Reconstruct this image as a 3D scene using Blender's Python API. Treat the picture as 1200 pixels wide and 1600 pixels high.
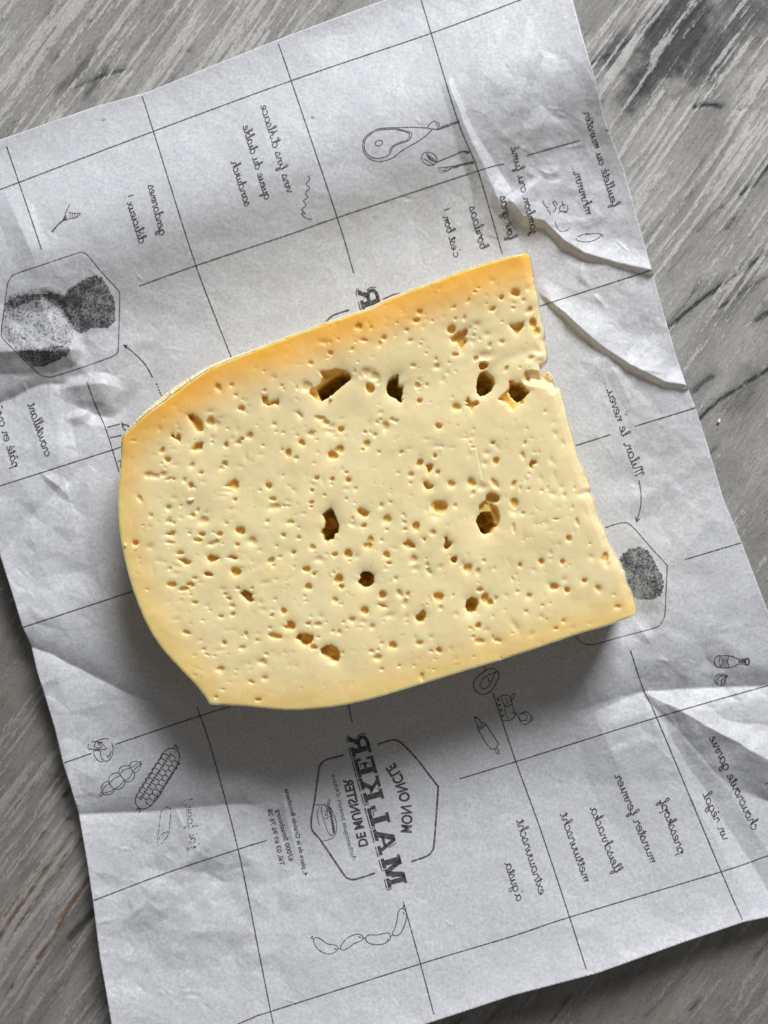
import bpy, math, random
import numpy as np
from mathutils import Vector
from mathutils.geometry import tessellate_polygon

for o in list(bpy.data.objects):
    bpy.data.objects.remove(o)
sc = bpy.context.scene
COL = sc.collection
rng = np.random.default_rng(7)
random.seed(7)

# ------------------------------------------------------------------ camera, world, light, exposure
S = 0.00022            # metres on the table per photograph pixel
D = 0.45               # camera height
cam_data = bpy.data.cameras.new('camera')
cam = bpy.data.objects.new('camera', cam_data)
COL.objects.link(cam)
cam.location = (0, 0, D)
cam_data.sensor_fit = 'VERTICAL'
cam_data.angle = 2 * math.atan(800 * S / D)
cam_data.clip_start = 0.01
cam_data.clip_end = 50
sc.camera = cam

world = bpy.data.worlds.new('World')
sc.world = world
world.use_nodes = True
bg = world.node_tree.nodes['Background']
bg.inputs['Color'].default_value = (1.0, 0.965, 0.93, 1)
bg.inputs['Strength'].default_value = 0.15

lamp_data = bpy.data.lights.new('window_light', 'AREA')
lamp_data.shape = 'RECTANGLE'
lamp_data.size = 0.95
lamp_data.size_y = 0.90
lamp_data.energy = 81
lamp_data.color = (0.985, 0.99, 1.0)
lamp = bpy.data.objects.new('window_light', lamp_data)
COL.objects.link(lamp)
lamp.location = (0.56, 1.80, 1.40)
lamp.rotation_euler = (Vector((0, 0, 0)) - Vector(lamp.location)).to_track_quat('-Z', 'Y').to_euler()

sc.view_settings.view_transform = 'Standard'
sc.view_settings.look = 'None'
sc.view_settings.exposure = 0.0
sc.view_settings.gamma = 1.0
sc.cycles.max_bounces = 10
sc.cycles.diffuse_bounces = 5

# ------------------------------------------------------------------ helpers
LAT = [np.random.default_rng(100 + k).random((256, 256)) for k in range(16)]

def vnoise(x, y, seed=0):
    t = LAT[seed % 16]
    xi = np.floor(x).astype(np.int64); yi = np.floor(y).astype(np.int64)
    fx = x - xi; fy = y - yi
    fx = fx * fx * (3 - 2 * fx); fy = fy * fy * (3 - 2 * fy)
    x0 = xi & 255; x1 = (xi + 1) & 255; y0 = yi & 255; y1 = (yi + 1) & 255
    a = t[y0, x0] * (1 - fx) + t[y0, x1] * fx
    b = t[y1, x0] * (1 - fx) + t[y1, x1] * fx
    return (a * (1 - fy) + b * fy) * 2 - 1

def fbm(x, y, seed=0, n=4):
    r = 0; amp = 1; tot = 0
    for k in range(n):
        r = r + amp * vnoise(x * 2 ** k + 17.3 * k, y * 2 ** k - 9.1 * k, seed + k)
        tot += amp; amp *= 0.5
    return r / tot

def sstep(a, b, x):
    t = np.clip((x - a) / (b - a), 0, 1)
    return t * t * (3 - 2 * t)

def seg_dist(px, py, pts, closed=False):
    """distance to a polyline, nearest point, signed side, position along (0..1)"""
    P = np.array(pts, float)
    if closed:
        P = np.vstack([P, P[:1]])
    L = np.r_[0, np.cumsum(np.hypot(*(P[1:] - P[:-1]).T))]
    best = np.full(px.shape, 1e18); bx = np.zeros(px.shape); by = np.zeros(px.shape)
    side = np.zeros(px.shape); tt = np.zeros(px.shape)
    for i in range(len(P) - 1):
        x0, y0 = P[i]; dx, dy = P[i + 1] - P[i]
        l2 = dx * dx + dy * dy + 1e-12
        t = np.clip(((px - x0) * dx + (py - y0) * dy) / l2, 0, 1)
        qx = x0 + t * dx; qy = y0 + t * dy
        d2 = (px - qx) ** 2 + (py - qy) ** 2
        m = d2 < best
        best = np.where(m, d2, best); bx = np.where(m, qx, bx); by = np.where(m, qy, by)
        side = np.where(m, dx * (py - y0) - dy * (px - x0), side)
        tt = np.where(m, (L[i] + t * math.sqrt(l2)) / L[-1], tt)
    return np.sqrt(best), bx, by, np.sign(side), tt

def inside(px, py, pts):
    P = np.array(pts, float); r = np.zeros(px.shape, bool); j = len(P) - 1
    for i in range(len(P)):
        xi, yi = P[i]; xj, yj = P[j]
        if yi != yj:
            c = ((yi > py) != (yj > py)) & (px < (xj - xi) * (py - yi) / (yj - yi) + xi)
            r ^= c
        j = i
    return r

def spline(pts, step=2.5, closed=False):
    P = np.array(pts, float)
    if len(P) == 2 and not closed:
        n = max(2, int(np.hypot(*(P[1] - P[0])) / step) + 1)
        return P[0] + (P[1] - P[0]) * np.linspace(0, 1, n)[:, None]
    if closed:
        Q = np.vstack([P[-1], P, P[0], P[1]])
    else:
        Q = np.vstack([2 * P[0] - P[1], P, 2 * P[-1] - P[-2]])
    out = []
    for i in range(1, len(Q) - 2):
        p0, p1, p2, p3 = Q[i - 1:i + 3]
        n = max(2, int(np.hypot(*(p2 - p1)) / step) + 1)
        t = np.linspace(0, 1, n, endpoint=False)[:, None]
        out.append(0.5 * (2 * p1 + (p2 - p0) * t + (2 * p0 - 5 * p1 + 4 * p2 - p3) * t ** 2 + (3 * p1 - p0 - 3 * p2 + p3) * t ** 3))
    out.append(P[:1] if closed else P[-1:])
    return np.vstack(out)

def mesh_obj(name, verts, faces, mat, parent=None, smooth=True, attrs=None):
    me = bpy.data.meshes.new(name)
    v = np.asarray(verts, np.float32)
    if isinstance(faces, np.ndarray):
        k = faces.shape[1]; n = len(faces)
        me.vertices.add(len(v)); me.vertices.foreach_set('co', v.ravel())
        me.loops.add(n * k); me.loops.foreach_set('vertex_index', faces.astype(np.int32).ravel())
        me.polygons.add(n)
        me.polygons.foreach_set('loop_start', np.arange(0, n * k, k, dtype=np.int32))
        me.update(calc_edges=True)
    else:
        me.from_pydata(v.tolist(), [], faces); me.update()
    me.validate()
    me.polygons.foreach_set('use_smooth', [smooth] * len(me.polygons))
    for k, a in (attrs or {}).items():
        at = me.attributes.new(k, 'FLOAT', 'POINT')
        at.data.foreach_set('value', np.asarray(a, np.float32))
    me.materials.append(mat)
    o = bpy.data.objects.new(name, me); COL.objects.link(o)
    if parent:
        o.parent = parent
    return o

def tag(o, label=None, cat=None, group=None, kind=None):
    for k, v in (('label', label), ('category', cat), ('group', group), ('kind', kind)):
        if v: o[k] = v

def grid_cells(nx, ny, keep):
    j, i = np.nonzero(keep)
    a = j * nx + i
    return np.stack([a, a + 1, a + nx + 1, a + nx], 1)

def compact(faces, n):
    used = np.zeros(n, bool); used[faces.ravel()] = True
    idx = np.cumsum(used) - 1
    return used, idx[faces]

def boundary_loop(faces):
    e = np.concatenate([faces[:, [k, (k + 1) % faces.shape[1]]] for k in range(faces.shape[1])])
    n = e.max() + 1
    key = e.min(1) * n + e.max(1)
    u, inv, cnt = np.unique(key, return_inverse=True, return_counts=True)
    b = e[cnt[inv] == 1]
    nxt = {int(a): int(c) for a, c in b}
    loops = []
    while nxt:
        s = next(iter(nxt)); L = [s]; c = nxt.pop(s)
        while c != s and c in nxt:
            L.append(c); c = nxt.pop(c)
        loops.append(L)
    return max(loops, key=len)

def new_mat(name):
    m = bpy.data.materials.new(name); m.use_nodes = True
    nt = m.node_tree; nt.nodes.clear()
    return m, nt, nt.nodes.new

def link(nt, a, b): nt.links.new(a, b)

def tex_noise(nt, vec, scale, detail=2.0, rough=0.5, dist=0.0):
    n = nt.nodes.new('ShaderNodeTexNoise')
    n.inputs['Scale'].default_value = scale; n.inputs['Detail'].default_value = detail
    n.inputs['Roughness'].default_value = rough; n.inputs['Distortion'].default_value = dist
    if vec is not None: nt.links.new(vec, n.inputs['Vector'])
    return n.outputs['Fac']

def maprange(nt, src, a, b, c, d, smooth=False):
    n = nt.nodes.new('ShaderNodeMapRange')
    if smooth: n.interpolation_type = 'SMOOTHSTEP'
    nt.links.new(src, n.inputs['Value'])
    for k, v in zip(('From Min', 'From Max', 'To Min', 'To Max'), (a, b, c, d)):
        n.inputs[k].default_value = v
    return n.outputs['Result']

def math_n(nt, op, a, b=None, clamp=False):
    n = nt.nodes.new('ShaderNodeMath'); n.operation = op; n.use_clamp = clamp
    for i, v in enumerate((a, b)):
        if v is None: continue
        if isinstance(v, (int, float)): n.inputs[i].default_value = v
        else: nt.links.new(v, n.inputs[i])
    return n.outputs[0]

def mixc(nt, fac, a, b, mode='MIX'):
    n = nt.nodes.new('ShaderNodeMix'); n.data_type = 'RGBA'; n.blend_type = mode
    if isinstance(fac, (int, float)): n.inputs[0].default_value = fac
    else: nt.links.new(fac, n.inputs[0])
    for i, v in ((6, a), (7, b)):
        if isinstance(v, tuple): n.inputs[i].default_value = (*v, 1)
        else: nt.links.new(v, n.inputs[i])
    return n.outputs[2]

def attr(nt, name):
    n = nt.nodes.new('ShaderNodeAttribute'); n.attribute_name = name
    return n.outputs['Fac']

def objcoord(nt):
    return nt.nodes.new('ShaderNodeTexCoord').outputs['Object']

def mapping(nt, vec, rot=0, scale=(1, 1, 1)):
    n = nt.nodes.new('ShaderNodeMapping'); nt.links.new(vec, n.inputs['Vector'])
    n.inputs['Rotation'].default_value = (0, 0, rot); n.inputs['Scale'].default_value = scale
    return n.outputs['Vector']

def bump(nt, h, strength, dist, normal=None):
    n = nt.nodes.new('ShaderNodeBump'); nt.links.new(h, n.inputs['Height'])
    n.inputs['Strength'].default_value = strength; n.inputs['Distance'].default_value = dist
    if normal is not None: nt.links.new(normal, n.inputs['Normal'])
    return n.outputs['Normal']

# ------------------------------------------------------------------ materials
def mat_table():
    m, nt, N = new_mat('whitewashed_wood')
    oc = objcoord(nt)
    rot = mapping(nt, oc, math.radians(-54))
    g = mapping(nt, rot, 0, (1, 8, 1))
    g0 = mapping(nt, rot, 0, (1, 2.6, 1))
    st = attr(nt, 'streak'); dk = attr(nt, 'stain'); br = attr(nt, 'bare')
    fine = tex_noise(nt, g, 150, 5, 0.72)
    speck = tex_noise(nt, g0, 800, 3, 0.7)
    patch = tex_noise(nt, g0, 22, 4, 0.6, 0.6)
    base = mixc(nt, maprange(nt, patch, .3, .7, 0, 1, True), (0.215, 0.207, 0.196), (0.33, 0.32, 0.305))
    s2 = math_n(nt, 'ADD', st, math_n(nt, 'ADD', math_n(nt, 'MULTIPLY', math_n(nt, 'SUBTRACT', fine, .5), .75), math_n(nt, 'MULTIPLY', math_n(nt, 'SUBTRACT', speck, .5), .55)))
    c = mixc(nt, maprange(nt, s2, .57, .72, 0, .68, True), base, (0.50, 0.49, 0.475))
    c = mixc(nt, maprange(nt, s2, .26, .06, 0, .5, True), c, (0.11, 0.10, 0.09))
    sp = math_n(nt, 'MULTIPLY', maprange(nt, speck, .25, .75, .76, 1.24), maprange(nt, tex_noise(nt, mapping(nt, rot, 0, (1, 11, 1)), 260, 4, .75), .3, .7, .80, 1.20))
    mul = N('ShaderNodeVectorMath'); mul.operation = 'SCALE'
    link(nt, c, mul.inputs[0]); link(nt, sp, mul.inputs['Scale'])
    c = mul.outputs[0]
    dirt = math_n(nt, 'MULTIPLY', dk, maprange(nt, math_n(nt, 'ADD', math_n(nt, 'MULTIPLY', fine, .6), math_n(nt, 'MULTIPLY', speck, .4)), .35, .65, 1.25, .75), True)
    dirt = math_n(nt, 'MULTIPLY', dirt, maprange(nt, s2, .56, .70, 1.0, .25), True)
    c = mixc(nt, math_n(nt, 'MULTIPLY', dirt, 1.15, True), c, (0.022, 0.022, 0.023))
    c = mixc(nt, attr(nt, 'near_shade'), c, mixc(nt, .5, (0.10, 0.088, 0.070), c))  # painted-in shade: the near side gets a darker brown
    c = mixc(nt, br, c, (0.13, 0.075, 0.033))
    ck = tex_noise(nt, mapping(nt, rot, 0, (1, 13, 1)), 34, 5, .7, .3)
    ln = maprange(nt, math_n(nt, 'ABSOLUTE', math_n(nt, 'SUBTRACT', ck, .47)), .0, .016, 1, 0, True)
    gate = maprange(nt, tex_noise(nt, g0, 60, 3, .6), .50, .62, 0, .8, True)
    c = mixc(nt, math_n(nt, 'MULTIPLY', ln, gate), c, (0.045, 0.040, 0.036))
    # small dark pits
    vor = N('ShaderNodeTexNoise'); vor.inputs['Scale'].default_value = 260; vor.inputs['Detail'].default_value = 2
    link(nt, g0, vor.inputs['Vector'])
    pit = maprange(nt, vor.outputs['Fac'], .73, .78, 0, .75, True)
    c = mixc(nt, pit, c, (0.05, 0.045, 0.04))
    bs = N('ShaderNodeBsdfPrincipled'); out = N('ShaderNodeOutputMaterial')
    link(nt, c, bs.inputs['Base Color'])
    bs.inputs['Roughness'].default_value = 0.5
    link(nt, maprange(nt, s2, .2, .8, .62, .42), bs.inputs['Roughness'])
    h = math_n(nt, 'ADD', math_n(nt, 'MULTIPLY', fine, .7), math_n(nt, 'MULTIPLY', speck, .3))
    link(nt, bump(nt, h, .6, .0006), bs.inputs['Normal'])
    link(nt, bs.outputs[0], out.inputs['Surface'])
    return m

def mat_paper():
    m, nt, N = new_mat('waxed_paper')
    oc = objcoord(nt)
    n1 = tex_noise(nt, oc, 950, 3, .7); n2 = tex_noise(nt, oc, 150, 3, .6, .4); n3 = tex_noise(nt, oc, 38, 2, .5)
    c = mixc(nt, maprange(nt, n1, .3, .7, 0, 1), (0.505, 0.517, 0.555), (0.765, 0.778, 0.805))
    c = mixc(nt, maprange(nt, n2, .40, .68, 0, .38), c, (0.54, 0.555, 0.60))
    c = mixc(nt, maprange(nt, n3, .38, .66, 0, .22), c, (0.57, 0.58, 0.625))
    bs = N('ShaderNodeBsdfPrincipled'); tr = N('ShaderNodeBsdfTranslucent'); mx = N('ShaderNodeMixShader')
    out = N('ShaderNodeOutputMaterial')
    link(nt, c, bs.inputs['Base Color']); link(nt, c, tr.inputs['Color'])
    bs.inputs['Roughness'].default_value = .46
    bs.inputs['Specular IOR Level'].default_value = .45
    nb = tex_noise(nt, oc, 420, 3, .6)
    link(nt, bump(nt, math_n(nt, 'ADD', nb, math_n(nt, 'MULTIPLY', tex_noise(nt, oc, 90, 3, .6), 2.2)), .22, .0006), bs.inputs['Normal'])
    mx.inputs[0].default_value = .20
    link(nt, bs.outputs[0], mx.inputs[1]); link(nt, tr.outputs[0], mx.inputs[2])
    link(nt, mx.outputs[0], out.inputs['Surface'])
    return m

def mat_ink(name, lo, hi, scale=1500, col=(0.018, 0.018, 0.022), a0=0.0, a1=0.95, low=None):
    m, nt, N = new_mat(name)
    oc = objcoord(nt)
    n1 = tex_noise(nt, oc, scale, 3, .75)
    if low:
        n1 = math_n(nt, 'ADD', n1, math_n(nt, 'MULTIPLY', math_n(nt, 'SUBTRACT', tex_noise(nt, oc, low, 4, .65, .5), .5), .6))
    f = maprange(nt, n1, lo, hi, a0, a1, True)
    bs = N('ShaderNodeBsdfPrincipled'); tp = N('ShaderNodeBsdfTransparent'); mx = N('ShaderNodeMixShader'); out = N('ShaderNodeOutputMaterial')
    bs.inputs['Base Color'].default_value = (*col, 1); bs.inputs['Roughness'].default_value = .6
    link(nt, f, mx.inputs[0]); link(nt, tp.outputs[0], mx.inputs[1]); link(nt, bs.outputs[0], mx.inputs[2])
    link(nt, mx.outputs[0], out.inputs['Surface'])
    return m

def mat_cheese():
    m, nt, N = new_mat('cheese_paste')
    oc = objcoord(nt)
    rd = attr(nt, 'rind_near'); ripe = attr(nt, 'ripe')
    n1 = tex_noise(nt, oc, 60, 4, .6); n2 = tex_noise(nt, oc, 500, 3, .6)
    c = mixc(nt, maprange(nt, n1, .3, .7, 0, 1), (0.805, 0.690, 0.390), (0.845, 0.740, 0.450))
    edge = mixc(nt, ripe, (0.82, 0.595, 0.215), (0.88, 0.47, 0.055))
    c = mixc(nt, rd, c, edge)
    c = mixc(nt, maprange(nt, n2, .35, .75, 0, .10), c, (0.90, 0.81, 0.56))
    eye = attr(nt, 'eye')
    c = mixc(nt, attr(nt, 'rim'), c, (0.90, 0.82, 0.58))     # pale cut edge of the rind
    c = mixc(nt, eye, c, (0.84, 0.575, 0.15))     # oily yellow eye lining, with amber light through the flesh painted in
    bs = N('ShaderNodeBsdfPrincipled'); out = N('ShaderNodeOutputMaterial')
    link(nt, c, bs.inputs['Base Color'])
    link(nt, maprange(nt, eye, 0, 1, .40, .24), bs.inputs['Roughness'])
    bs.inputs['Specular IOR Level'].default_value = .42
    bs.subsurface_method = 'RANDOM_WALK'
    bs.inputs['Subsurface Weight'].default_value = 1.0
    bs.inputs['Subsurface Radius'].default_value = (1.0, .42, .09)
    bs.inputs['Subsurface Scale'].default_value = .0034
    w = tex_noise(nt, oc, 1400, 2, .5)
    scr = tex_noise(nt, mapping(nt, mapping(nt, oc, math.radians(-17)), 0, (1, 8, 1)), 60, 3, .6)
    link(nt, bump(nt, math_n(nt, 'ADD', math_n(nt, 'MULTIPLY', w, .25), scr), .07, .0006), bs.inputs['Normal'])
    link(nt, bs.outputs[0], out.inputs['Surface'])
    return m

def mat_simple(name, c0, c1, scale, rough=.6, sss=0, bumpd=0, trans=0):
    m, nt, N = new_mat(name)
    oc = objcoord(nt)
    n1 = tex_noise(nt, oc, scale, 4, .65)
    c = mixc(nt, maprange(nt, n1, .3, .7, 0, 1), c0, c1)
    bs = N('ShaderNodeBsdfPrincipled'); out = N('ShaderNodeOutputMaterial')
    link(nt, c, bs.inputs['Base Color']); bs.inputs['Roughness'].default_value = rough
    if sss:
        bs.inputs['Subsurface Weight'].default_value = .6
        bs.inputs['Subsurface Radius'].default_value = (1, .6, .25); bs.inputs['Subsurface Scale'].default_value = sss
    if trans:
        bs.inputs['Transmission Weight'].default_value = trans; bs.inputs['IOR'].default_value = 1.33
    if bumpd:
        link(nt, bump(nt, n1, .8, bumpd), bs.inputs['Normal'])
    link(nt, bs.outputs[0], out.inputs['Surface'])
    return m

M_TABLE = mat_table(); M_PAPER = mat_paper(); M_CHEESE = mat_cheese()
M_INK = mat_ink('printing_ink', .24, .54, a0=.14, a1=.74, col=(0.030, 0.030, 0.035))
M_INK_FAINT = mat_ink('faint_printing_ink', .42, .62)
M_BLOCK = mat_ink('block_printing_ink', .24, .54, 1300, a0=.30, a1=.78)
M_PHOTO = mat_ink('photo_print_ink', .36, .66, 1500, (0.03, 0.033, 0.038), .24, .84, 260)
M_PHOTO2 = mat_ink('pale_photo_print_ink', .46, .74, 1500, (0.03, 0.033, 0.038), .10, .74, 200)
M_RIND = mat_simple('cheese_rind', (0.80, 0.66, 0.38), (0.90, 0.82, 0.60), 900, .7, .0008, .0004)
M_CRUMB = mat_simple('cheese_crumb', (0.84, 0.74, 0.48), (0.90, 0.83, 0.62), 900, .5, .0006)
M_DROP = mat_simple('water_drop', (0.95, 0.96, 0.97), (1, 1, 1), 200, .03, 0, 0, .9)

# ------------------------------------------------------------------ tabletop (plan coordinates in photograph pixels)
TH = math.radians(54)
def axis_vals(lo, hi, fine, n):
    core = np.arange(lo, hi + .1, fine)
    out = fine * 1.25 ** np.arange(1, 26)
    e = np.cumsum(np.minimum(out, 260.))
    return np.r_[lo - e[::-1], core, hi + e]
tx = axis_vals(-60, 1260, 3.0, 0); ty = axis_vals(-60, 1660, 3.0, 0)
U, V = np.meshgrid(tx, ty)
def grain(U, V):
    p = U * math.cos(TH) - V * math.sin(TH); q = U * math.sin(TH) + V * math.cos(TH)
    q = q + 10 * fbm(p / 420, q / 300, 3, 2)
    return p, q
p, q = grain(U, V)
streak = .5 + .5 * (0.62 * vnoise(p / 150, q / 5.4, 1) + .45 * vnoise(p / 60, q / 3.6, 2) + .30 * vnoise(p / 300, q / 19, 4))
# where the wood was brushed hardest the ribs stand out
rough = np.clip(.5 + .9 * fbm(U / 330, V / 330, 5, 2), .2, 1)
rough = np.maximum(rough, .95 * np.exp(-((U - 1050) / 190) ** 2 - ((V - 80) / 170) ** 2))
rough = np.maximum(rough, .9 * np.exp(-((U - 60) / 150) ** 2 - ((V - 1400) / 150) ** 2))
streak = .5 + (streak - .5) * (.40 + .95 * rough) + .16 * (rough - .55)
stain = np.zeros_like(U); bare = np.zeros_like(U)
for (cx, cy, a, b, k) in [(1055, 55, 110, 55, 1.0), (1120, 75, 85, 45, .75), (1015, 115, 70, 32, .85), (1165, 20, 80, 50, .7),
                          (955, 85, 45, 24, .65), (122, 112, 44, 9, .5), (85, 88, 16, 8, .4), (150, 125, 36, 6, .5), (100, 130, 30, 5, .45), (25, 945, 45, 90, .45),  # last blob: a darker patch at the left edge of the paper
                          (75, 1120, 30, 60, .3), (1150, 455, 60, 22, .4), (1160, 610, 50, 26, .4), (95, 1215, 30, 14, .35),
                          (250, 40, 50, 12, .2), (1010, 250, 60, 12, .2), (1120, 160, 40, 10, .2), (960, 1560, 90, 14, .2)]:
    du, dv = U - cx, V - cy
    pp = du * math.cos(TH) - dv * math.sin(TH); qq = du * math.sin(TH) + dv * math.cos(TH)
    w = fbm(U / 22, V / 22, 6, 3)
    pp2 = (pp * .8 + du * .2)
    stain = np.maximum(stain, k * sstep(1.3, .3, np.hypot(pp2 / a, qq / b) + .45 * w))
veins = [([(922, 100), (945, 87), (965, 78), (990, 55), (1015, 35)], 4, .95), ([(1045, 512), (1080, 482), (1122, 450), (1160, 425), (1215, 382)], 5, 1),
         ([(1050, 500), (1075, 470), (1095, 440)], 3, .6), ([(1122, 482), (1150, 465), (1182, 440)], 3, .75),
         ([(1085, 662), (1120, 630), (1165, 600), (1210, 572)], 5, .9), ([(1083, 612), (1100, 598), (1114, 588)], 7, .7),
         ([(1085, 167), (1105, 163), (1128, 166)], 5, .9), ([(1170, 168), (1155, 170)], 3, .6), ([(1158, 302), (1180, 285), (1205, 255)], 6, .85),
         ([(1137, 357), (1150, 338)], 4, .7), ([(1090, 362), (1118, 330), (1130, 322)], 2.2, .6), ([(1185, 500), (1205, 485)], 7, .8),
         ([(107, 1468), (125, 1448), (146, 1425)], 9, 1), ([(18, 1546), (38, 1528), (60, 1508)], 6, .85), ([(60, 1508), (85, 1480)], 6, .3),
         ([(118, 136), (140, 126), (158, 118), (197, 107)], 4, .75), ([(155, 122), (170, 105)], 3, .6), ([(283, 82), (295, 78)], 4, .5),
         ([(76, 1213), (95, 1214)], 3, .7), ([(100, 1245), (112, 1230)], 3, .8), ([(102, 1280), (118, 1279)], 3, .6), ([(150, 1600), (170, 1560)], 3, .5),
         ([(22, 1262), (40, 1240)], 3, .5), ([(85, 1172), (92, 1164)], 6, .6), ([(1180, 1500), (1200, 1470)], 3, .7), ([(1080, 1580), (1092, 1566)], 3, .7),
         ([(860, 1600), (890, 1560)], 3, .6), ([(760, 1600), (800, 1562)], 3, .5), ([(700, 1610), (722, 1592)], 3, .6), ([(1010, 1590), (1060, 1540)], 2.5, .45),
         ([(940, 160), (920, 190)], 3, .8), ([(1140, 470), (1200, 432)], 3, .5), ([(1100, 720), (1120, 700)], 3, .5), ([(75, 25), (82, 8)], 4, .5)]
for pts, w, k in veins:
    d, _, _, _, t = seg_dist(U, V, spline(pts, 6))
    d = d + 2.2 * fbm(U / 9, V / 9, 8, 3)
    stain = np.maximum(stain, k * sstep(w, w * .25, d))
    stain = np.maximum(stain, .35 * k * sstep(w * 4, 0, d + 5 * fbm(U / 30, V / 30, 9, 2)))
for (x0, y0, x1, y1, w) in [(-5, 1468, 112, 1302, 3.2), (8, 1478, 100, 1340, 2.4), (58, 1500, 138, 1372, 4.0), (92, 1360, 126, 1312, 3), (0, 1442, 60, 1352, 1.8),
                            (66, 1380, 74, 1366, 8), (85, 1450, 118, 1400, 2.2), (30, 1350, 70, 1300, 1.6), (20, 1520, 60, 1460, 1.5)]:
    d, _, _, _, t = seg_dist(U, V, [(x0, y0), (x1, y1)])
    d = d + 1.9 * fbm(p / 26, q / 5, 10, 3)
    bare = np.maximum(bare, .9 * sstep(w, w * .45, d))
bare *= sstep(-.45, .05, fbm(p / 30, q / 8, 12, 2))
# shade towards the near edge, painted in as darker, browner wood
near_shade = np.clip(sstep(650, 1250, V + .25 * (600 - U)) * (.95 + .35 * fbm(U / 160, V / 160, 13, 3)), 0, 1)
Z = (-3.0 + 2.3 * (streak - .5) * (.5 + rough) - 1.6 * stain - 2.2 * bare + .5 * fbm(U / 60, V / 60, 11, 3)) * S
co = np.stack([(U - 600) * S, (800 - V) * S, Z], -1).reshape(-1, 3)
keep = np.ones((len(ty) - 1, len(tx) - 1), bool)
fc = grid_cells(len(tx), len(ty), keep)[:, ::-1]
# close the slab: sides and underside at 25 mm
nx, ny = len(tx), len(ty)
rim = np.r_[np.arange(nx), np.arange(1, ny) * nx + nx - 1, (ny - 1) * nx + np.arange(nx - 2, -1, -1), np.arange(ny - 2, 0, -1) * nx]
low = co[rim].copy(); low[:, 2] = -.025
k = len(co); n = len(rim)
side = np.stack([rim, np.roll(rim, -1), k + (np.arange(n) + 1) % n, k + np.arange(n)], 1)
cc = np.array([[k + 0, k + nx - 1, k + nx - 1 + ny - 1, k + 2 * (nx - 1) + ny - 1]])
fc = np.vstack([fc, side, cc])
co = np.vstack([co, low])
pad = lambda a: np.r_[a.ravel(), a.ravel()[rim]]
table = mesh_obj('tabletop', co, fc, M_TABLE, attrs=dict(streak=pad(np.clip(streak, 0, 1)), stain=pad(np.clip(stain, 0, 1)), bare=pad(bare), near_shade=pad(near_shade)))
tag(table, 'weathered grey whitewashed wooden tabletop with brushed grain and dark stains', 'table', kind='structure')

# ------------------------------------------------------------------ cheese outline (photograph pixels at the height of its cut face)
H_TOP = 0.033
Z_PAPER = 4.0 * S
KT = 1 - H_TOP / D
RIND = [(821, 396), (787, 405), (730, 422), (687, 439), (639, 456), (602, 471), (580, 482), (546, 494), (513, 505), (463, 523), (413, 543),
        (363, 562), (337, 573), (313, 587), (280, 610), (257, 628), (230, 647), (207, 668), (193, 684), (190, 713), (187, 747), (184, 775), (185, 810),
        (190, 853), (200, 897), (213, 937), (230, 977), (253, 1013), (280, 1043), (303, 1067), (320, 1088), (328, 1100), (340, 1101.5), (380, 1103.5), (413, 1107), (447, 1109.5),
        (480, 1109), (527, 1103.5), (557, 1098), (580, 1092.5), (630, 1078), (680, 1063), (713, 1052.5), (747, 1042), (780, 1032.5), (800, 1026),
        (833, 1015), (867, 1003.5), (900, 992), (942, 980), (967, 971.5), (992, 962)]
CUT = [(996, 957), (993, 942), (988, 927), (980, 912), (977, 897), (968, 877), (960, 862), (954, 850), (945, 826), (937, 810), (928, 780), (921, 769),
       (924, 763), (919, 750), (912, 733), (905, 718), (899, 693), (893, 673), (887, 650), (883, 633), (880, 622), (875, 607), (867, 605), (865, 590),
       (858, 582), (852, 590), (845, 579), (843, 569), (848, 567), (855, 558), (854, 538), (850, 530), (852, 519), (847, 500), (843, 480), (838, 453), (834, 433), (831, 416),
       (828, 402), (825, 397)]
OUT = np.vstack([spline(RIND, 4), spline(CUT, 3)])

# ------------------------------------------------------------------ paper surface: height over the table for each photograph pixel
PAPER = [(-192, 287), (-100, 252), (0, 218), (75, 192), (150, 166), (230, 144), (320, 107), (415, 69), (520, 29), (600, 0), (740, -48), (868, -98),
         (880, -60), (895, 0), (911, 60), (929, 120), (946, 190), (975, 265), (990, 320), (1006, 378), (1019, 423), (1037, 490), (1057, 557), (1072, 600), (1087, 637),
         (1107, 700), (1130, 778), (1145, 815), (1160, 850), (1198, 950), (1260, 1095), (1330, 1260), (1382, 1378),
         (1290, 1404), (1200, 1433), (1162, 1441), (1067, 1473), (933, 1521), (800, 1556), (700, 1589), (560, 1635), (400, 1688), (207, 1748),
         (190, 1680), (174, 1600), (165, 1545), (156, 1495), (145, 1407), (135, 1340), (123, 1272), (110, 1228), (99, 1195), (86, 1140), (70, 1087), (58, 1050), (49, 1010),
         (35, 980), (20, 930), (0, 868), (-40, 750), (-110, 520)]
PSTEP = 2.0
pu = np.arange(-210, 1400, PSTEP); pv = np.arange(-115, 1765, PSTEP)
PU, PV = np.meshgrid(pu, pv)

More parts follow.
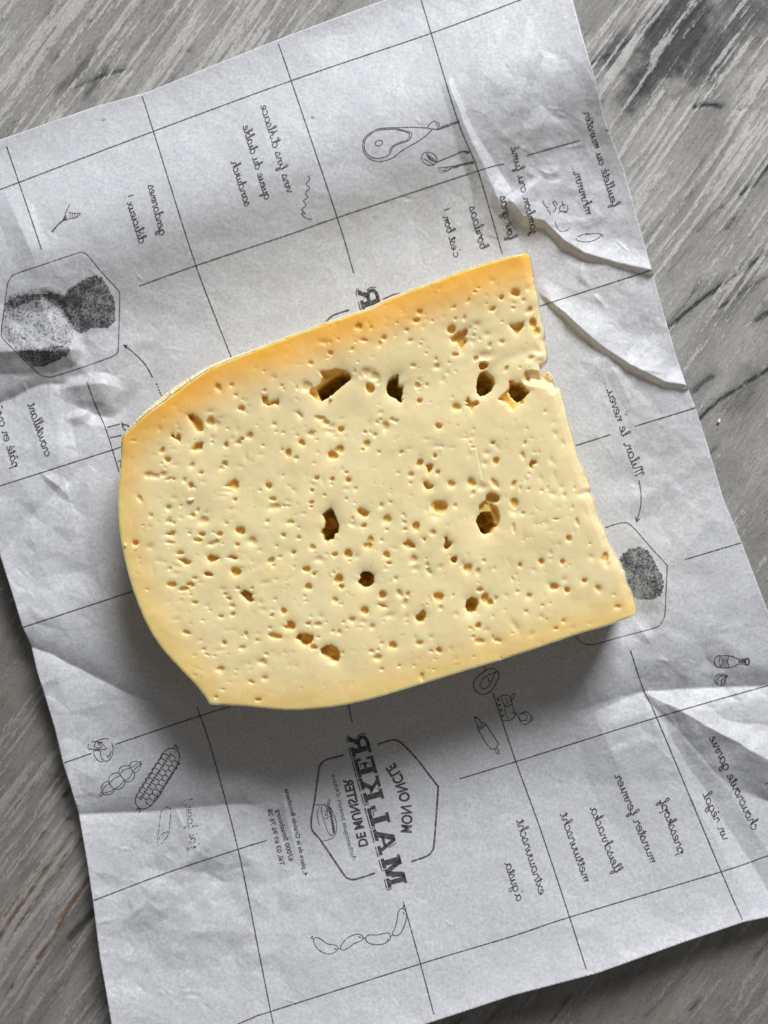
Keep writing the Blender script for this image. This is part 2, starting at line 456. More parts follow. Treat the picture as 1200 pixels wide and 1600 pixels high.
def crease(pts, amp, w_neg, w_pos, grow=None, ends=.32, sharp=1.0):
    i0, i1 = np.searchsorted(pu, [min(x for x, _ in pts) - 230, max(x for x, _ in pts) + 230]); j0, j1 = np.searchsorted(pv, [min(y for _, y in pts) - 230, max(y for _, y in pts) + 230])
    A, B = PU[j0:j1, i0:i1], PV[j0:j1, i0:i1]
    res = np.zeros_like(PU)
    d, _, _, s, t = seg_dist(A + 3 * fbm(A / 40, B / 40, 1, 3), B + 3 * fbm(A / 40, B / 40, 5, 3), spline(pts, 8))
    tap = np.minimum(1, np.minimum(t, 1 - t) / ends + .0)
    g = 1 if grow is None else grow[0] + (grow[1] - grow[0]) * t
    if grow is not None:
        tap = np.minimum(1, np.maximum(0, t) / .03) * g
    w = np.where(s > 0, w_pos, w_neg) * g * (.4 + .6 * tap if grow is None else 1) * (.9 + .25 * vnoise(A / 60, B / 60, 3))
    res[j0:j1, i0:i1] = amp * tap * np.clip(1 - d / w, 0, 1) ** sharp
    return res

CH_D, _, _, _, _ = seg_dist(PU, PV, OUT, True)
CH_D = np.where(inside(PU, PV, OUT), -CH_D, CH_D)
ED, _, _, _, _ = seg_dist(PU, PV, PAPER, True)
ED = np.where(inside(PU, PV, PAPER), ED, 0)

from mathutils.geometry import delaunay_2d_cdt
def facets():
    """flat facets of a crushed sheet: random heights over a triangulation"""
    r = random.Random(3); res = np.zeros_like(PU)
    zones = [(90, 560, 140, 170), (880, 260, 150, 180), (1060, 1080, 140, 140), (300, 1400, 190, 190), (960, 560, 120, 160)]
    zones += [(1020, 740, 90, 120), (60, 900, 110, 140), (130, 1150, 110, 120)]
    for sp, amp, base in ((80, 7.0, .36), (36, 3.4, .14), (17, 1.15, .12)):
        tmp = np.zeros_like(PU)
        pts = [(x + r.uniform(-.42, .42) * sp, y + r.uniform(-.42, .42) * sp) for x in np.arange(-260, 1450, sp) for y in np.arange(-160, 1820, sp)]
        V_, _, T_, *_ = delaunay_2d_cdt([Vector(p_) for p_ in pts], [], [], 0, 1e-6)
        Vn = np.array([tuple(v) for v in V_]); Zn = np.array([r.uniform(-1, 1) for _ in V_])
        m = np.full(len(Vn), base)
        for cx, cy, rx, ry in zones: m = np.maximum(m, np.exp(-((Vn[:, 0] - cx) / rx) ** 2 - ((Vn[:, 1] - cy) / ry) ** 2))
        Zn *= m * amp
        WU = PU + 2.5 * fbm(PU / 30, PV / 30, 4, 2); WV = PV + 2.5 * fbm(PU / 30, PV / 30, 8, 2)
        for t in T_:
            (x0, y0), (x1, y1), (x2, y2) = Vn[t[0]], Vn[t[1]], Vn[t[2]]
            i0, i1 = np.searchsorted(pu, [min(x0, x1, x2) - 4, max(x0, x1, x2) + 4]); j0, j1 = np.searchsorted(pv, [min(y0, y1, y2) - 4, max(y0, y1, y2) + 4])
            if i1 <= i0 or j1 <= j0: continue
            A, B = WU[j0:j1, i0:i1], WV[j0:j1, i0:i1]
            dn = (y1 - y2) * (x0 - x2) + (x2 - x1) * (y0 - y2)
            if abs(dn) < 1e-6: continue
            l0 = ((y1 - y2) * (A - x2) + (x2 - x1) * (B - y2)) / dn; l1 = ((y2 - y0) * (A - x2) + (x0 - x2) * (B - y2)) / dn; l2 = 1 - l0 - l1
            ok = (l0 >= 0) & (l1 >= 0) & (l2 >= 0)
            zz = l0 * Zn[t[0]] + l1 * Zn[t[1]] + l2 * Zn[t[2]]
            tmp[j0:j1, i0:i1][ok] = zz[ok]
        res += tmp
    return res

def paper_height():
    vp = PV + .34 * (PU - 600)
    h = 54 * np.exp(-((vp - 205) / 140) ** 2)
    h += .19 * np.log1p(np.exp((PV + .12 * (PU - 600) - 1290) / 35)) * 35
    h += 11 * np.exp(-ED / 45)
    h += 10 * sstep(330, 60, PU) * sstep(620, 760, PV) * sstep(1150, 950, PV)
    h += 12 * np.exp(-((PU - 1130) / 130) ** 2 - ((PV - 930) / 130) ** 2)
    h += 5 * fbm(PU / 230, PV / 230, 2, 3)
    def vee(pts, hn, wn, hp, wp, ends=.12):
        d, _, _, sd, t = seg_dist(PU + 4 * fbm(PU / 60, PV / 60, 1, 3), PV + 4 * fbm(PU / 60, PV / 60, 5, 3), spline(pts, 10))
        tap = np.clip(np.minimum(t, 1 - t) / ends, 0, 1)
        x = np.where(sd > 0, d / wp, d / wn)
        return np.where(sd > 0, hp, hn) * tap * x * np.exp(1 - x)
    h += vee([(-60, 985), (0, 996), (48, 1008), (115, 1040), (200, 1082), (300, 1120)], 13, 58, 10, 70)
    h += vee([(70, 1278), (125, 1273), (250, 1264), (340, 1259), (430, 1256)], 14, 62, 12, 75)
    h += vee([(880, 1130), (940, 1104), (1006, 1082), (1100, 1075), (1200, 1069), (1300, 1060)], 12, 66, 12, 58)
    h += vee([(-70, 650), (10, 625), (60, 603), (110, 598)], 9, 40, 8, 52)
    h += vee([(-60, 920), (0, 866), (50, 807), (140, 715)], 4, 44, 4, 52)
    h = np.maximum(h, 0)
    def fold(crest, up, down, a0, a1):
        """one straight fold: a flat facet rising from the foot line to the crest and a steep one dropping behind it"""
        A, B = PU + 1.6 * fbm(PU / 35, PV / 35, 1, 3), PV + 1.6 * fbm(PU / 35, PV / 35, 5, 3)
        dc, _, _, sc_, t = seg_dist(A, B, crest); du_, _, _, su, tu = seg_dist(A, B, up); dd, _, _, sd, td = seg_dist(A, B, down)
        amp = (a0 + (a1 - a0) * t) * (1 + .30 * vnoise(A / 34, B / 34, 6))
        end = np.clip(np.minimum(t, 1 - t) / .03, 0, 1)
        f = np.where(sc_ <= 0, np.where(su > 0, (du_ / (du_ + dc + 1e-6)) ** 1.6, 0), np.where(sd < 0, dd / (dd + dc + 1e-6), 0))
        return amp * end * f
    h += fold([(826, 446), (880, 487), (930, 533), (985, 570), (1040, 596), (1090, 604)], [(826, 418), (900, 462), (980, 510), (1090, 576)],
              [(826, 452), (880, 496), (928, 542), (982, 579), (1037, 605), (1090, 610)], 18, 9)
    h += crease([(698, 122), (735, 215), (784, 322)], 12, 20, 46, (.25, 1.15))
    h += crease([(853, 80), (829, 160), (797, 312)], 10, 60, 28, (.4, 1.1))
    h += fold([(795, 308), (818, 338), (850, 345), (880, 375), (913, 395), (960, 408), (1040, 427)], [(795, 262), (840, 252), (880, 285), (915, 335), (958, 370), (1040, 402)],
              [(795, 322), (815, 352), (850, 357), (876, 390), (911, 407), (961, 417), (1040, 434)], 15, 8)
    h += crease([(798, 318), (806, 350), (812, 395)], -8, 26, 24)
    h += crease([(-60, 552), (0, 549), (60, 547), (131, 546)], 17, 75, 34, ends=.1)
    h += crease([(60, 455), (90, 482), (107, 507), (131, 548)], -10, 24, 24)
    h += crease([(92, 607), (150, 600), (196, 610)], 8, 22, 46)
    h += crease([(108, 632), (178, 652), (216, 598)], -7, 24, 20)
    h += crease([(100, 655), (125, 650), (140, 640)], 5, 10, 14)
    h += crease([(60, 735), (90, 760), (118, 785)], 4, 16, 12)
    h += crease([(160, 1470), (260, 1378), (330, 1312), (378, 1263)], 9, 62, 50)
    h += crease([(1006, 1082), (1060, 1110), (1130, 1148), (1290, 1238)], 22, 50, 66, (.15, 1.5))
    h += crease([(1008, 1084), (1060, 1170), (1150, 1310), (1230, 1440)], -8, 42, 40, (.2, 1.2))
    h += crease([(5, 290), (35, 362), (62, 432)], 7, 40, 40)
    h += crease([(1132, 760), (1095, 830), (1036, 890)], 7, 62, 60)
    h += crease([(441, 1225), (450, 1280), (464, 1345)], 3.5, 9, 14)
    h += crease([(940, 555), (965, 590), (995, 648)], 3, 15, 16)
    h += crease([(880, 990), (935, 975), (990, 968)], -5, 24, 20)
    h += crease([(985, 960), (1003, 985), (1018, 1005)], 4, 14, 12)
    h += crease([(840, 265), (862, 272), (880, 262)], 4, 14, 10)
    h += crease([(910, 405), (908, 430), (925, 452)], 3, 8, 10)
    h += crease([(925, 460), (940, 474), (946, 478)], 3, 7, 9)
    h += facets()
    # small random crumples where the sheet was crushed
    r = random.Random(11)
    zones = [(70, 560, 150, 170, 60), (860, 240, 150, 200, 46), (960, 470, 90, 90, 16), (1060, 1080, 130, 120, 30), (250, 1400, 160, 170, 44), (420, 1230, 60, 60, 16),
             (60, 900, 80, 120, 12), (990, 700, 70, 150, 18), (720, 330, 70, 60, 12), (280, 1560, 130, 60, 16), (600, 250, 300, 150, 16), (700, 1400, 300, 140, 14), (990, 980, 60, 60, 12)]
    for (cx, cy, rx, ry, n) in zones:
        for _ in range(n):
            x = r.gauss(cx, rx * .6); y = r.gauss(cy, ry * .6)
            a = r.uniform(0, math.pi) if r.random() < .5 else r.gauss(.75, .4)
            l = r.uniform(8, 34) * (1.6 if r.random() < .15 else 1); dx = l * math.cos(a); dy = l * math.sin(a)
            amp = r.choice((1, 1, -.7)) * r.uniform(.3, 1.5) * (l / 40 + .35)
            wn, wp = r.uniform(2.2, 5), r.uniform(2.2, 9)
            i0 = np.searchsorted(pu, x - l - 30); i1 = np.searchsorted(pu, x + l + 30)
            j0 = np.searchsorted(pv, y - l - 30); j1 = np.searchsorted(pv, y + l + 30)
            if i1 - i0 < 3 or j1 - j0 < 3: continue
            uu = PU[j0:j1, i0:i1]; vv = PV[j0:j1, i0:i1]
            d, _, _, s, t = seg_dist(uu, vv, [(x - dx / 2, y - dy / 2), (x + dx / 2, y + dy / 2)])
            tap = np.clip(np.minimum(t, 1 - t) / .5, 0, 1)
            h[j0:j1, i0:i1] += amp * tap * np.clip(1 - d / np.where(s > 0, wp, wn), 0, 1) ** 1.2
    h += .5 * fbm(PU / 26, PV / 26, 9, 3)
    flat = sstep(-6, 46, CH_D)
    return np.maximum(4 + h * flat, 1.5 + 2.5 * (1 - flat))

PH = paper_height() * S

def h_at(u, v):
    fu = (np.asarray(u, float) - pu[0]) / PSTEP; fv = (np.asarray(v, float) - pv[0]) / PSTEP
    i = np.clip(fu.astype(int), 0, len(pu) - 2); j = np.clip(fv.astype(int), 0, len(pv) - 2)
    a = fu - i; b = fv - j
    h00 = PH[j, i]; h10 = PH[j, i + 1]; h01 = PH[j + 1, i]; h11 = PH[j + 1, i + 1]
    return np.where(a >= b, h00 + (h10 - h00) * a + (h11 - h10) * b, h00 + (h11 - h01) * a + (h01 - h00) * b)

def on_paper(u, v, lift=0.0):
    h = h_at(u, v) + lift
    k = 1 - h / D
    return np.stack([(np.asarray(u, float) - 600) * S * k, (800 - np.asarray(v, float)) * S * k, h], -1)

cu = PU[:-1, :-1] + PSTEP / 2; cv = PV[:-1, :-1] + PSTEP / 2
keep = inside(cu, cv, PAPER)
nx = len(pu)
j, i = np.nonzero(keep); a = j * nx + i
# split along the diagonal that h_at uses
fc = np.vstack([np.stack([a, a + nx + 1, a + 1], 1), np.stack([a, a + nx, a + nx + 1], 1)])
used, fc = compact(fc, PU.size)
uu = PU.ravel()[used]; vv = PV.ravel()[used]
loop = boundary_loop(fc)
lu, lv = uu[loop], vv[loop]
_, bx, by, _, _ = seg_dist(lu, lv, PAPER, True)
uu[loop] = bx; vv[loop] = by
co = on_paper(uu, vv)
low = co[loop].copy(); low[:, 2] -= .00012
n = len(loop); L = np.array(loop); k = len(co)
side = np.stack([L, np.roll(L, -1), k + np.roll(np.arange(n), -1), k + np.arange(n)], 1)
side = np.vstack([side[:, [0, 2, 1]], side[:, [0, 3, 2]]])
paper = mesh_obj('wrapping_paper', np.vstack([co, low]), np.vstack([fc, side]), M_PAPER)
tag(paper, 'creased white printed cheese wrapping paper spread on the grey wooden table under the cheese', 'wrapping paper')

# ------------------------------------------------------------------ printing seen through the sheet
LIFT = 0.00009
class Ink:
    def __init__(self): self.v = []; self.f = []; self.n = 0; self.layer = 0
    def stroke(self, pts, w=1.7, step=2.2, closed=False, smooth=True, jit=.22):
        P = spline(pts, step, closed) if smooth else np.vstack([spline([pts[k], pts[k + 1]], step)[:-1] for k in range(len(pts) - 1)] + [np.array(pts[-1:], float)])
        if len(P) < 2: return self
        t = np.gradient(P, axis=0); ln = np.hypot(t[:, 0], t[:, 1]) + 1e-9
        nrm = np.stack([-t[:, 1], t[:, 0]], 1) / ln[:, None]
        ww = w / 2 * (1 + jit * rng.uniform(-1, 1, len(P)))[:, None]
        A = P + nrm * ww; B = P - nrm * ww
        Q = np.empty((2 * len(P), 2)); Q[0::2] = A; Q[1::2] = B
        k = np.arange(len(P) - 1) * 2
        f = np.stack([k, k + 2, k + 3, k + 1], 1)
        return self.add(Q, f.tolist())
    def add(self, Q, faces):
        self.layer = (self.layer + 1) % 12
        Q = np.asarray(Q, float)
        self.v.append(on_paper(Q[:, 0], Q[:, 1], LIFT + self.layer * 2.5e-6))
        self.f += [[x + self.n for x in f] for f in faces]; self.n += len(Q)
        return self
    def fill(self, pts, sub=0):
        P = [Vector((x, y, 0)) for x, y in pts]
        tris = tessellate_polygon([P])
        return self.add(np.array(pts, float), [list(t) for t in tris])
    def patch(self, pts, step=2.5):
        P = np.array(pts, float)
        gu = np.arange(P[:, 0].min() - step, P[:, 0].max() + 2 * step, step); gv = np.arange(P[:, 1].min() - step, P[:, 1].max() + 2 * step, step)
        A, B = np.meshgrid(gu, gv)
        wob = 2.0 * fbm(A / 7, B / 7, 4, 3)
        keep = inside(A[:-1, :-1] + step / 2 + wob[:-1, :-1], B[:-1, :-1] + step / 2 + wob[1:, 1:], pts)
        f = grid_cells(len(gu), len(gv), keep); us, f = compact(f, A.size)
        return self.add(np.stack([A.ravel()[us], B.ravel()[us]], 1), f.tolist())
    def ellipse(self, cx, cy, a, b, ang=0, w=1.5, t0=0, t1=2 * math.pi, n=14):
        c, s = math.cos(math.radians(ang)), math.sin(math.radians(ang))
        t = np.linspace(t0, t1, n)
        x = a * np.cos(t); y = b * np.sin(t)
        return self.stroke(np.stack([cx + x * c - y * s, cy + x * s + y * c], 1), w)
    def build(self, name, label=None, mat=None):
        o = mesh_obj(name, np.vstack(self.v), self.f, mat or M_INK, paper, smooth=False)
        if label: o['label'] = label
        return o

def Z_(pts, ox, oy, k): return [(ox + x / k, oy + y / k) for x, y in pts]

GRID = [[(10, 228), (38, 310), (65, 390)], [(222, 150), (240, 206), (305, 411), (362, 560)], [(308, 1105), (330, 1170), (372, 1327), (407, 1500), (428, 1604), (447, 1676)],
        [(435, 68), (455, 126), (527, 340), (553, 427)], [(544, 1098), (550, 1128)], [(630, 1408), (657, 1506), (678, 1585)],
        [(640, -55), (658, 0), (674, 53), (716, 190), (747, 267), (785, 397)], [(770, 1082), (806, 1190), (846, 1300), (890, 1433), (916, 1514)],
        [(757, 1042), (759, 1047)], [(985, 1016), (1006, 1079), (1026, 1121), (1127, 1362), (1160, 1437)], [(136, 597), (150, 635), (166, 672), (186, 737)],
        [(-20, 303), (0, 296), (240, 205), (455, 126), (673, 52), (815, -1)], [(217, 447), (306, 415), (450, 367), (527, 340), (747, 267), (788, 256)],
        [(823, 243), (905, 219.5)], [(838, 480), (900, 460), (1018, 422)], [(-20, 765), (0, 759), (172, 704), (192, 697)], [(900, 696), (954, 679)],
        [(992, 666), (1087, 637)], [(36, 980), (207, 924)], [(1071, 874), (1158, 848)], [(100, 1192), (143, 1177)], [(180, 1163), (317, 1117), (360, 1104)],
        [(718, 1217), (806, 1190), (1026, 1121), (1200, 1071), (1240, 1060)], [(146, 1407), (260, 1364), (372, 1327), (417, 1313)],
        [(340, 1614), (400, 1588), (424, 1580), (657, 1506), (800, 1463), (890, 1433), (1127, 1362), (1200, 1337), (1260, 1318)], [(946, 204), (952, 202)], [(1196, 1225), (1204, 1222)]]
for g in GRID:
    Ink().stroke(g, 1.95).build('printed_line')

# monoline handwriting: each glyph is a few strokes in x-height units
GL = {
 'a': ([[(.72, .85), (.42, 1), (.1, .6), (.14, .1), (.42, 0), (.7, .45), (.78, .95), (.76, .3), (.9, 0), (1.08, .15)]], 1.0),
 'b': ([[(0, .3), (.32, 1.2), (.42, 1.8), (.24, 1.9), (.15, 1.2), (.14, .2), (.38, 0), (.68, .35), (.62, .85), (.4, .9), (.85, .8)]], .82),
 'c': ([[(.66, .8), (.42, 1), (.1, .62), (.12, .18), (.4, 0), (.78, .2)]], .74),
 'd': ([[(.72, .85), (.4, 1), (.08, .6), (.12, .1), (.42, 0), (.72, .4), (.88, 1.3), (.85, 1.88), (.72, 1.6), (.74, .4), (.88, 0), (1.05, .15)]], 1.0),
 'e': ([[(0, .25), (.4, .5), (.6, .76), (.42, 1), (.14, .72), (.12, .25), (.36, 0), (.76, .2)]], .72),
 'f': ([[(0, .3), (.35, 1.1), (.5, 1.75), (.32, 1.9), (.2, 1.3), (.18, 0), (.14, -.75), (.3, -.85), (.4, -.2), (.26, .1), (.62, .22)]], .62),
 'g': ([[(.72, .85), (.42, 1), (.08, .6), (.12, .1), (.42, 0), (.7, .4), (.76, .95), (.7, -.3), (.48, -.85), (.2, -.65), (.42, -.25), (1, .2)]], .95),
 'h': ([[(0, .3), (.3, 1.3), (.36, 1.85), (.2, 1.8), (.14, 1), (.12, 0)], [(.13, .4), (.4, .95), (.62, .82), (.62, .2), (.76, 0), (.95, .15)]], .88),
 'i': ([[(0, .2), (.2, .95), (.2, .2), (.34, 0), (.52, .15)], [(.22, 1.38), (.26, 1.48)]], .46),
 'j': ([[(.05, .3), (.3, .95), (.26, -.4), (.08, -.85), (-.1, -.6), (.45, .1)], [(.3, 1.38), (.34, 1.48)]], .46),
 'k': ([[(0, .3), (.3, 1.3), (.36, 1.85), (.2, 1.8), (.14, 1), (.12, 0)], [(.14, .45), (.48, .95), (.54, .7), (.2, .5), (.5, .08), (.76, .12)]], .74),
 'l': ([[(0, .2), (.3, 1.2), (.36, 1.8), (.18, 1.8), (.12, .9), (.18, .1), (.34, 0), (.52, .15)]], .46),
 'm': ([[(0, .7), (.12, .95), (.15, 0)], [(.15, .4), (.38, .95), (.5, .8), (.5, 0)], [(.5, .4), (.74, .95), (.87, .8), (.87, .2), (1, 0), (1.16, .15)]], 1.1),
 'n': ([[(0, .7), (.12, .95), (.15, 0)], [(.15, .4), (.42, .95), (.57, .8), (.57, .2), (.7, 0), (.86, .15)]], .8),
 'o': ([[(.4, 1), (.1, .6), (.15, .1), (.42, 0), (.68, .4), (.58, .9), (.38, 1), (.52, .8), (.88, .85)]], .8),
 'p': ([[(0, .5), (.15, .95), (.13, 0), (.08, -.85)], [(.14, .5), (.4, .98), (.68, .7), (.58, .1), (.3, 0), (.9, .12)]], .84),
 'q': ([[(.72, .85), (.42, 1), (.08, .6), (.12, .1), (.42, 0), (.7, .4), (.76, .95), (.74, -.4), (.78, -.85), (.9, -.5), (.78, -.1), (1, .15)]], .95),
 'r': ([[(0, .3), (.2, 1.05), (.3, .84), (.55, .86), (.5, .3), (.62, 0), (.8, .15)]], .7),
 's': ([[(0, .2), (.34, 1.05), (.54, .5), (.48, .1), (.24, 0), (.1, .15)], [(.48, .08), (.7, .16)]], .64),
 't': ([[(0, .3), (.24, 1), (.28, 1.5), (.22, .3), (.34, 0), (.52, .15)], [(0, 1.08), (.5, 1.12)]], .5),
 'u': ([[(0, .7), (.1, .95), (.1, .25), (.3, 0), (.54, .4), (.62, .95), (.62, .2), (.76, 0), (.92, .15)]], .86),
 'v': ([[(0, .8), (.12, .95), (.3, .02), (.58, .9), (.8, .85)]], .7),
 'w': ([[(0, .7), (.1, .95), (.12, .2), (.3, 0), (.5, .5), (.52, .95), (.55, .15), (.75, 0), (.95, .5), (.94, .95), (1.12, .85)]], 1.05),
 'x': ([[(0, .85), (.14, .95), (.5, .05), (.72, .15)], [(.62, .95), (.05, .05)]], .7),
 'A': ([[(.05, .5), (-.05, .1), (.3, .1), (.72, 1.4), (.8, 1.9), (.85, .3), (1, 0), (1.18, .15)], [(.3, .75), (1, .75)]], 1.1),
 'M': ([[(-.1, 1.3), (.12, 1.8), (.26, 1.4), (.1, 0)], [(.25, 1.4), (.54, 1.8), (.62, 1.4), (.5, .2)], [(.6, 1.3), (.9, 1.8), (1, .4), (1.14, 0), (1.32, .15)]], 1.25),
 '!': ([[(.2, 1.8), (.16, .55)], [(.12, .06), (.16, 0)]], .4), '.': ([[(.08, .12), (.2, -.04)]], .36), ',': ([[(.12, .1), (.04, -.3)]], .35),
 "'": ([[(.16, 1.75), (.1, 1.4)]], .3), ' ': ([], .62)}
ACC = {'é': ('e', [(.3, 1.3), (.52, 1.6)]), 'à': ('a', [(.3, 1.6), (.5, 1.3)]), 'û': ('u', [(.15, 1.3), (.36, 1.55), (.56, 1.3)]), 'â': ('a', [(.22, 1.3), (.42, 1.55), (.62, 1.3)])}

def hand(text, s, e, xh, faint=False, w=1.85):
    ink = Ink(); strokes = []; x = 0
    for ch in text:
        acc = None
        if ch in ACC: ch, acc = ACC[ch]
        st, adv = GL[ch]
        for q_ in st: strokes.append([(x + a + rng.normal(0, .012), b + rng.normal(0, .015)) for a, b in q_])
        if acc: strokes.append([(x + a, b) for a, b in acc])
        x += adv
    s = np.array(s, float); e = np.array(e, float); r = (e - s) / x
    r1 = (e - s) / np.hypot(*(e - s)); up = np.array([-r1[1], r1[0]])
    for q_ in strokes:
        ink.stroke([s + r * a + up * (b * xh) for a, b in q_], w, 1.3)
    ink.build('handwritten_caption', 'mirrored handwriting reading ' + text, M_INK_FAINT if faint else M_INK)

for a in [("vins fins d'Alsace", (449, 302), (407, 165), 7.4), ('queue du diable', (414, 312), (379, 197), 7.4), ('sandwich', (383, 323), (361, 253), 7.4),
          ('gendarmes', (250, 368), (231, 290), 7.6), ('délicieux !', (218, 381), (195, 306), 7.6), ('borilaas', (751, 390), (733, 323), 7.8),
          ("c'est bon !", (710, 403), (689, 327), 7.2), ('foie gras', (795, 375), (781, 307), 7.6), ('jambon cru fumé', (831, 366), (798, 230), 7.4),
          ('feuilleté au munster', (957, 324), (912, 176), 7.4), ('mhmmm...', (916, 336), (893, 257), 7.8), ('Milan, le neveu...', (993, 745), (944, 597), 8.2),
          ('croustillant', (71, 714), (43, 632), 8), ('pâté en croûte', (20, 731), (-14, 620), 8), ('choucroute garnie', (1176, 1298), (1108, 1152), 8.4),
          ('un régal', (1130, 1313), (1098, 1241), 8), ('presskopf', (1061, 1335), (1030, 1250), 8), ('munster fermier', (1017, 1349), (961, 1213), 8),
          ('fleischnacka', (961, 1365), (922, 1263), 8), ('mettwurscht', (913, 1379), (875, 1272), 8), ('extrawurscht', (843, 1399), (807, 1282), 8),
          ("a'gusta", (808, 1409), (789, 1349), 8), ("j'ai faim !", (299, 1327), (288, 1248), 8, True)]:
    hand(*a)

# sans serif print from the built-in font, laid flat on the sheet and mirrored
def sans(text, s, e, cap, name, path=None, bold=.0, label=None, mat=None, space=1.0):
    cu_ = bpy.data.curves.new('print', 'FONT'); cu_.body = text; cu_.size = 1; cu_.offset = bold; cu_.resolution_u = 3; cu_.space_character = space
    to = bpy.data.objects.new('print', cu_); COL.objects.link(to)
    dg = bpy.context.evaluated_depsgraph_get(); me = to.evaluated_get(dg).to_mesh()
    P = np.array([v.co[:2] for v in me.vertices]); F = [list(f.vertices) for f in me.polygons]
    to.evaluated_get(dg).to_mesh_clear(); bpy.data.objects.remove(to); bpy.data.curves.remove(cu_)
    w = P[:, 0].max() - P[:, 0].min(); P[:, 0] -= P[:, 0].min(); P[:, 0] /= w; P[:, 1] /= .72
    if path is None:
        path = [s, e]
    Q = spline(path, 1.5); L = np.r_[0, np.cumsum(np.hypot(*(Q[1:] - Q[:-1]).T))]; L /= L[-1]
    bx = np.interp(P[:, 0], L, Q[:, 0]); by = np.interp(P[:, 0], L, Q[:, 1])
    T = np.gradient(Q, axis=0); T /= np.hypot(T[:, 0], T[:, 1])[:, None] + 1e-9
    txx = np.interp(P[:, 0], L, T[:, 0]); tyy = np.interp(P[:, 0], L, T[:, 1])
    X = np.stack([bx - tyy * P[:, 1] * cap, by + txx * P[:, 1] * cap], 1)
    return Ink().add(X, F).build(name, label or ('mirrored print reading ' + text), mat or M_INK)

sans('4, place de la Grande Boucherie', (475, 1369), (443, 1234), 7.2, 'printed_address', path=[(475, 1369), (465, 1320), (454, 1270), (444, 1233)], bold=.025)
sans('67000 Strasbourg', (452, 1346), (431, 1265), 7.6, 'printed_address', bold=.025)
sans('Tél. 03 69 96 76 28', (438, 1353), (418, 1265), 7.8, 'printed_address', bold=.025)

# ------ round-cornered maker's mark
LO = lambda pts: Z_(pts, 480, 1130, 5.4545)
hexl = LO([(312, 272), (200, 300), (150, 318), (112, 355), (98, 410), (66, 640), (35, 880), (120, 1005), (310, 1285), (350, 1322), (400, 1332), (490, 1306), (580, 1277)])
hexr = LO([(597, 183), (660, 160), (720, 144), (760, 146), (805, 172), (930, 300), (1100, 520), (1115, 552), (1100, 790), (1080, 1040), (1062, 1092), (1020, 1132), (885, 1180)])
ik = Ink()
ik.stroke(hexl, 2.9); ik.stroke(hexr, 2.9)
ik.build('printed_hexagon', 'thick printed hexagon frame around the maker name')

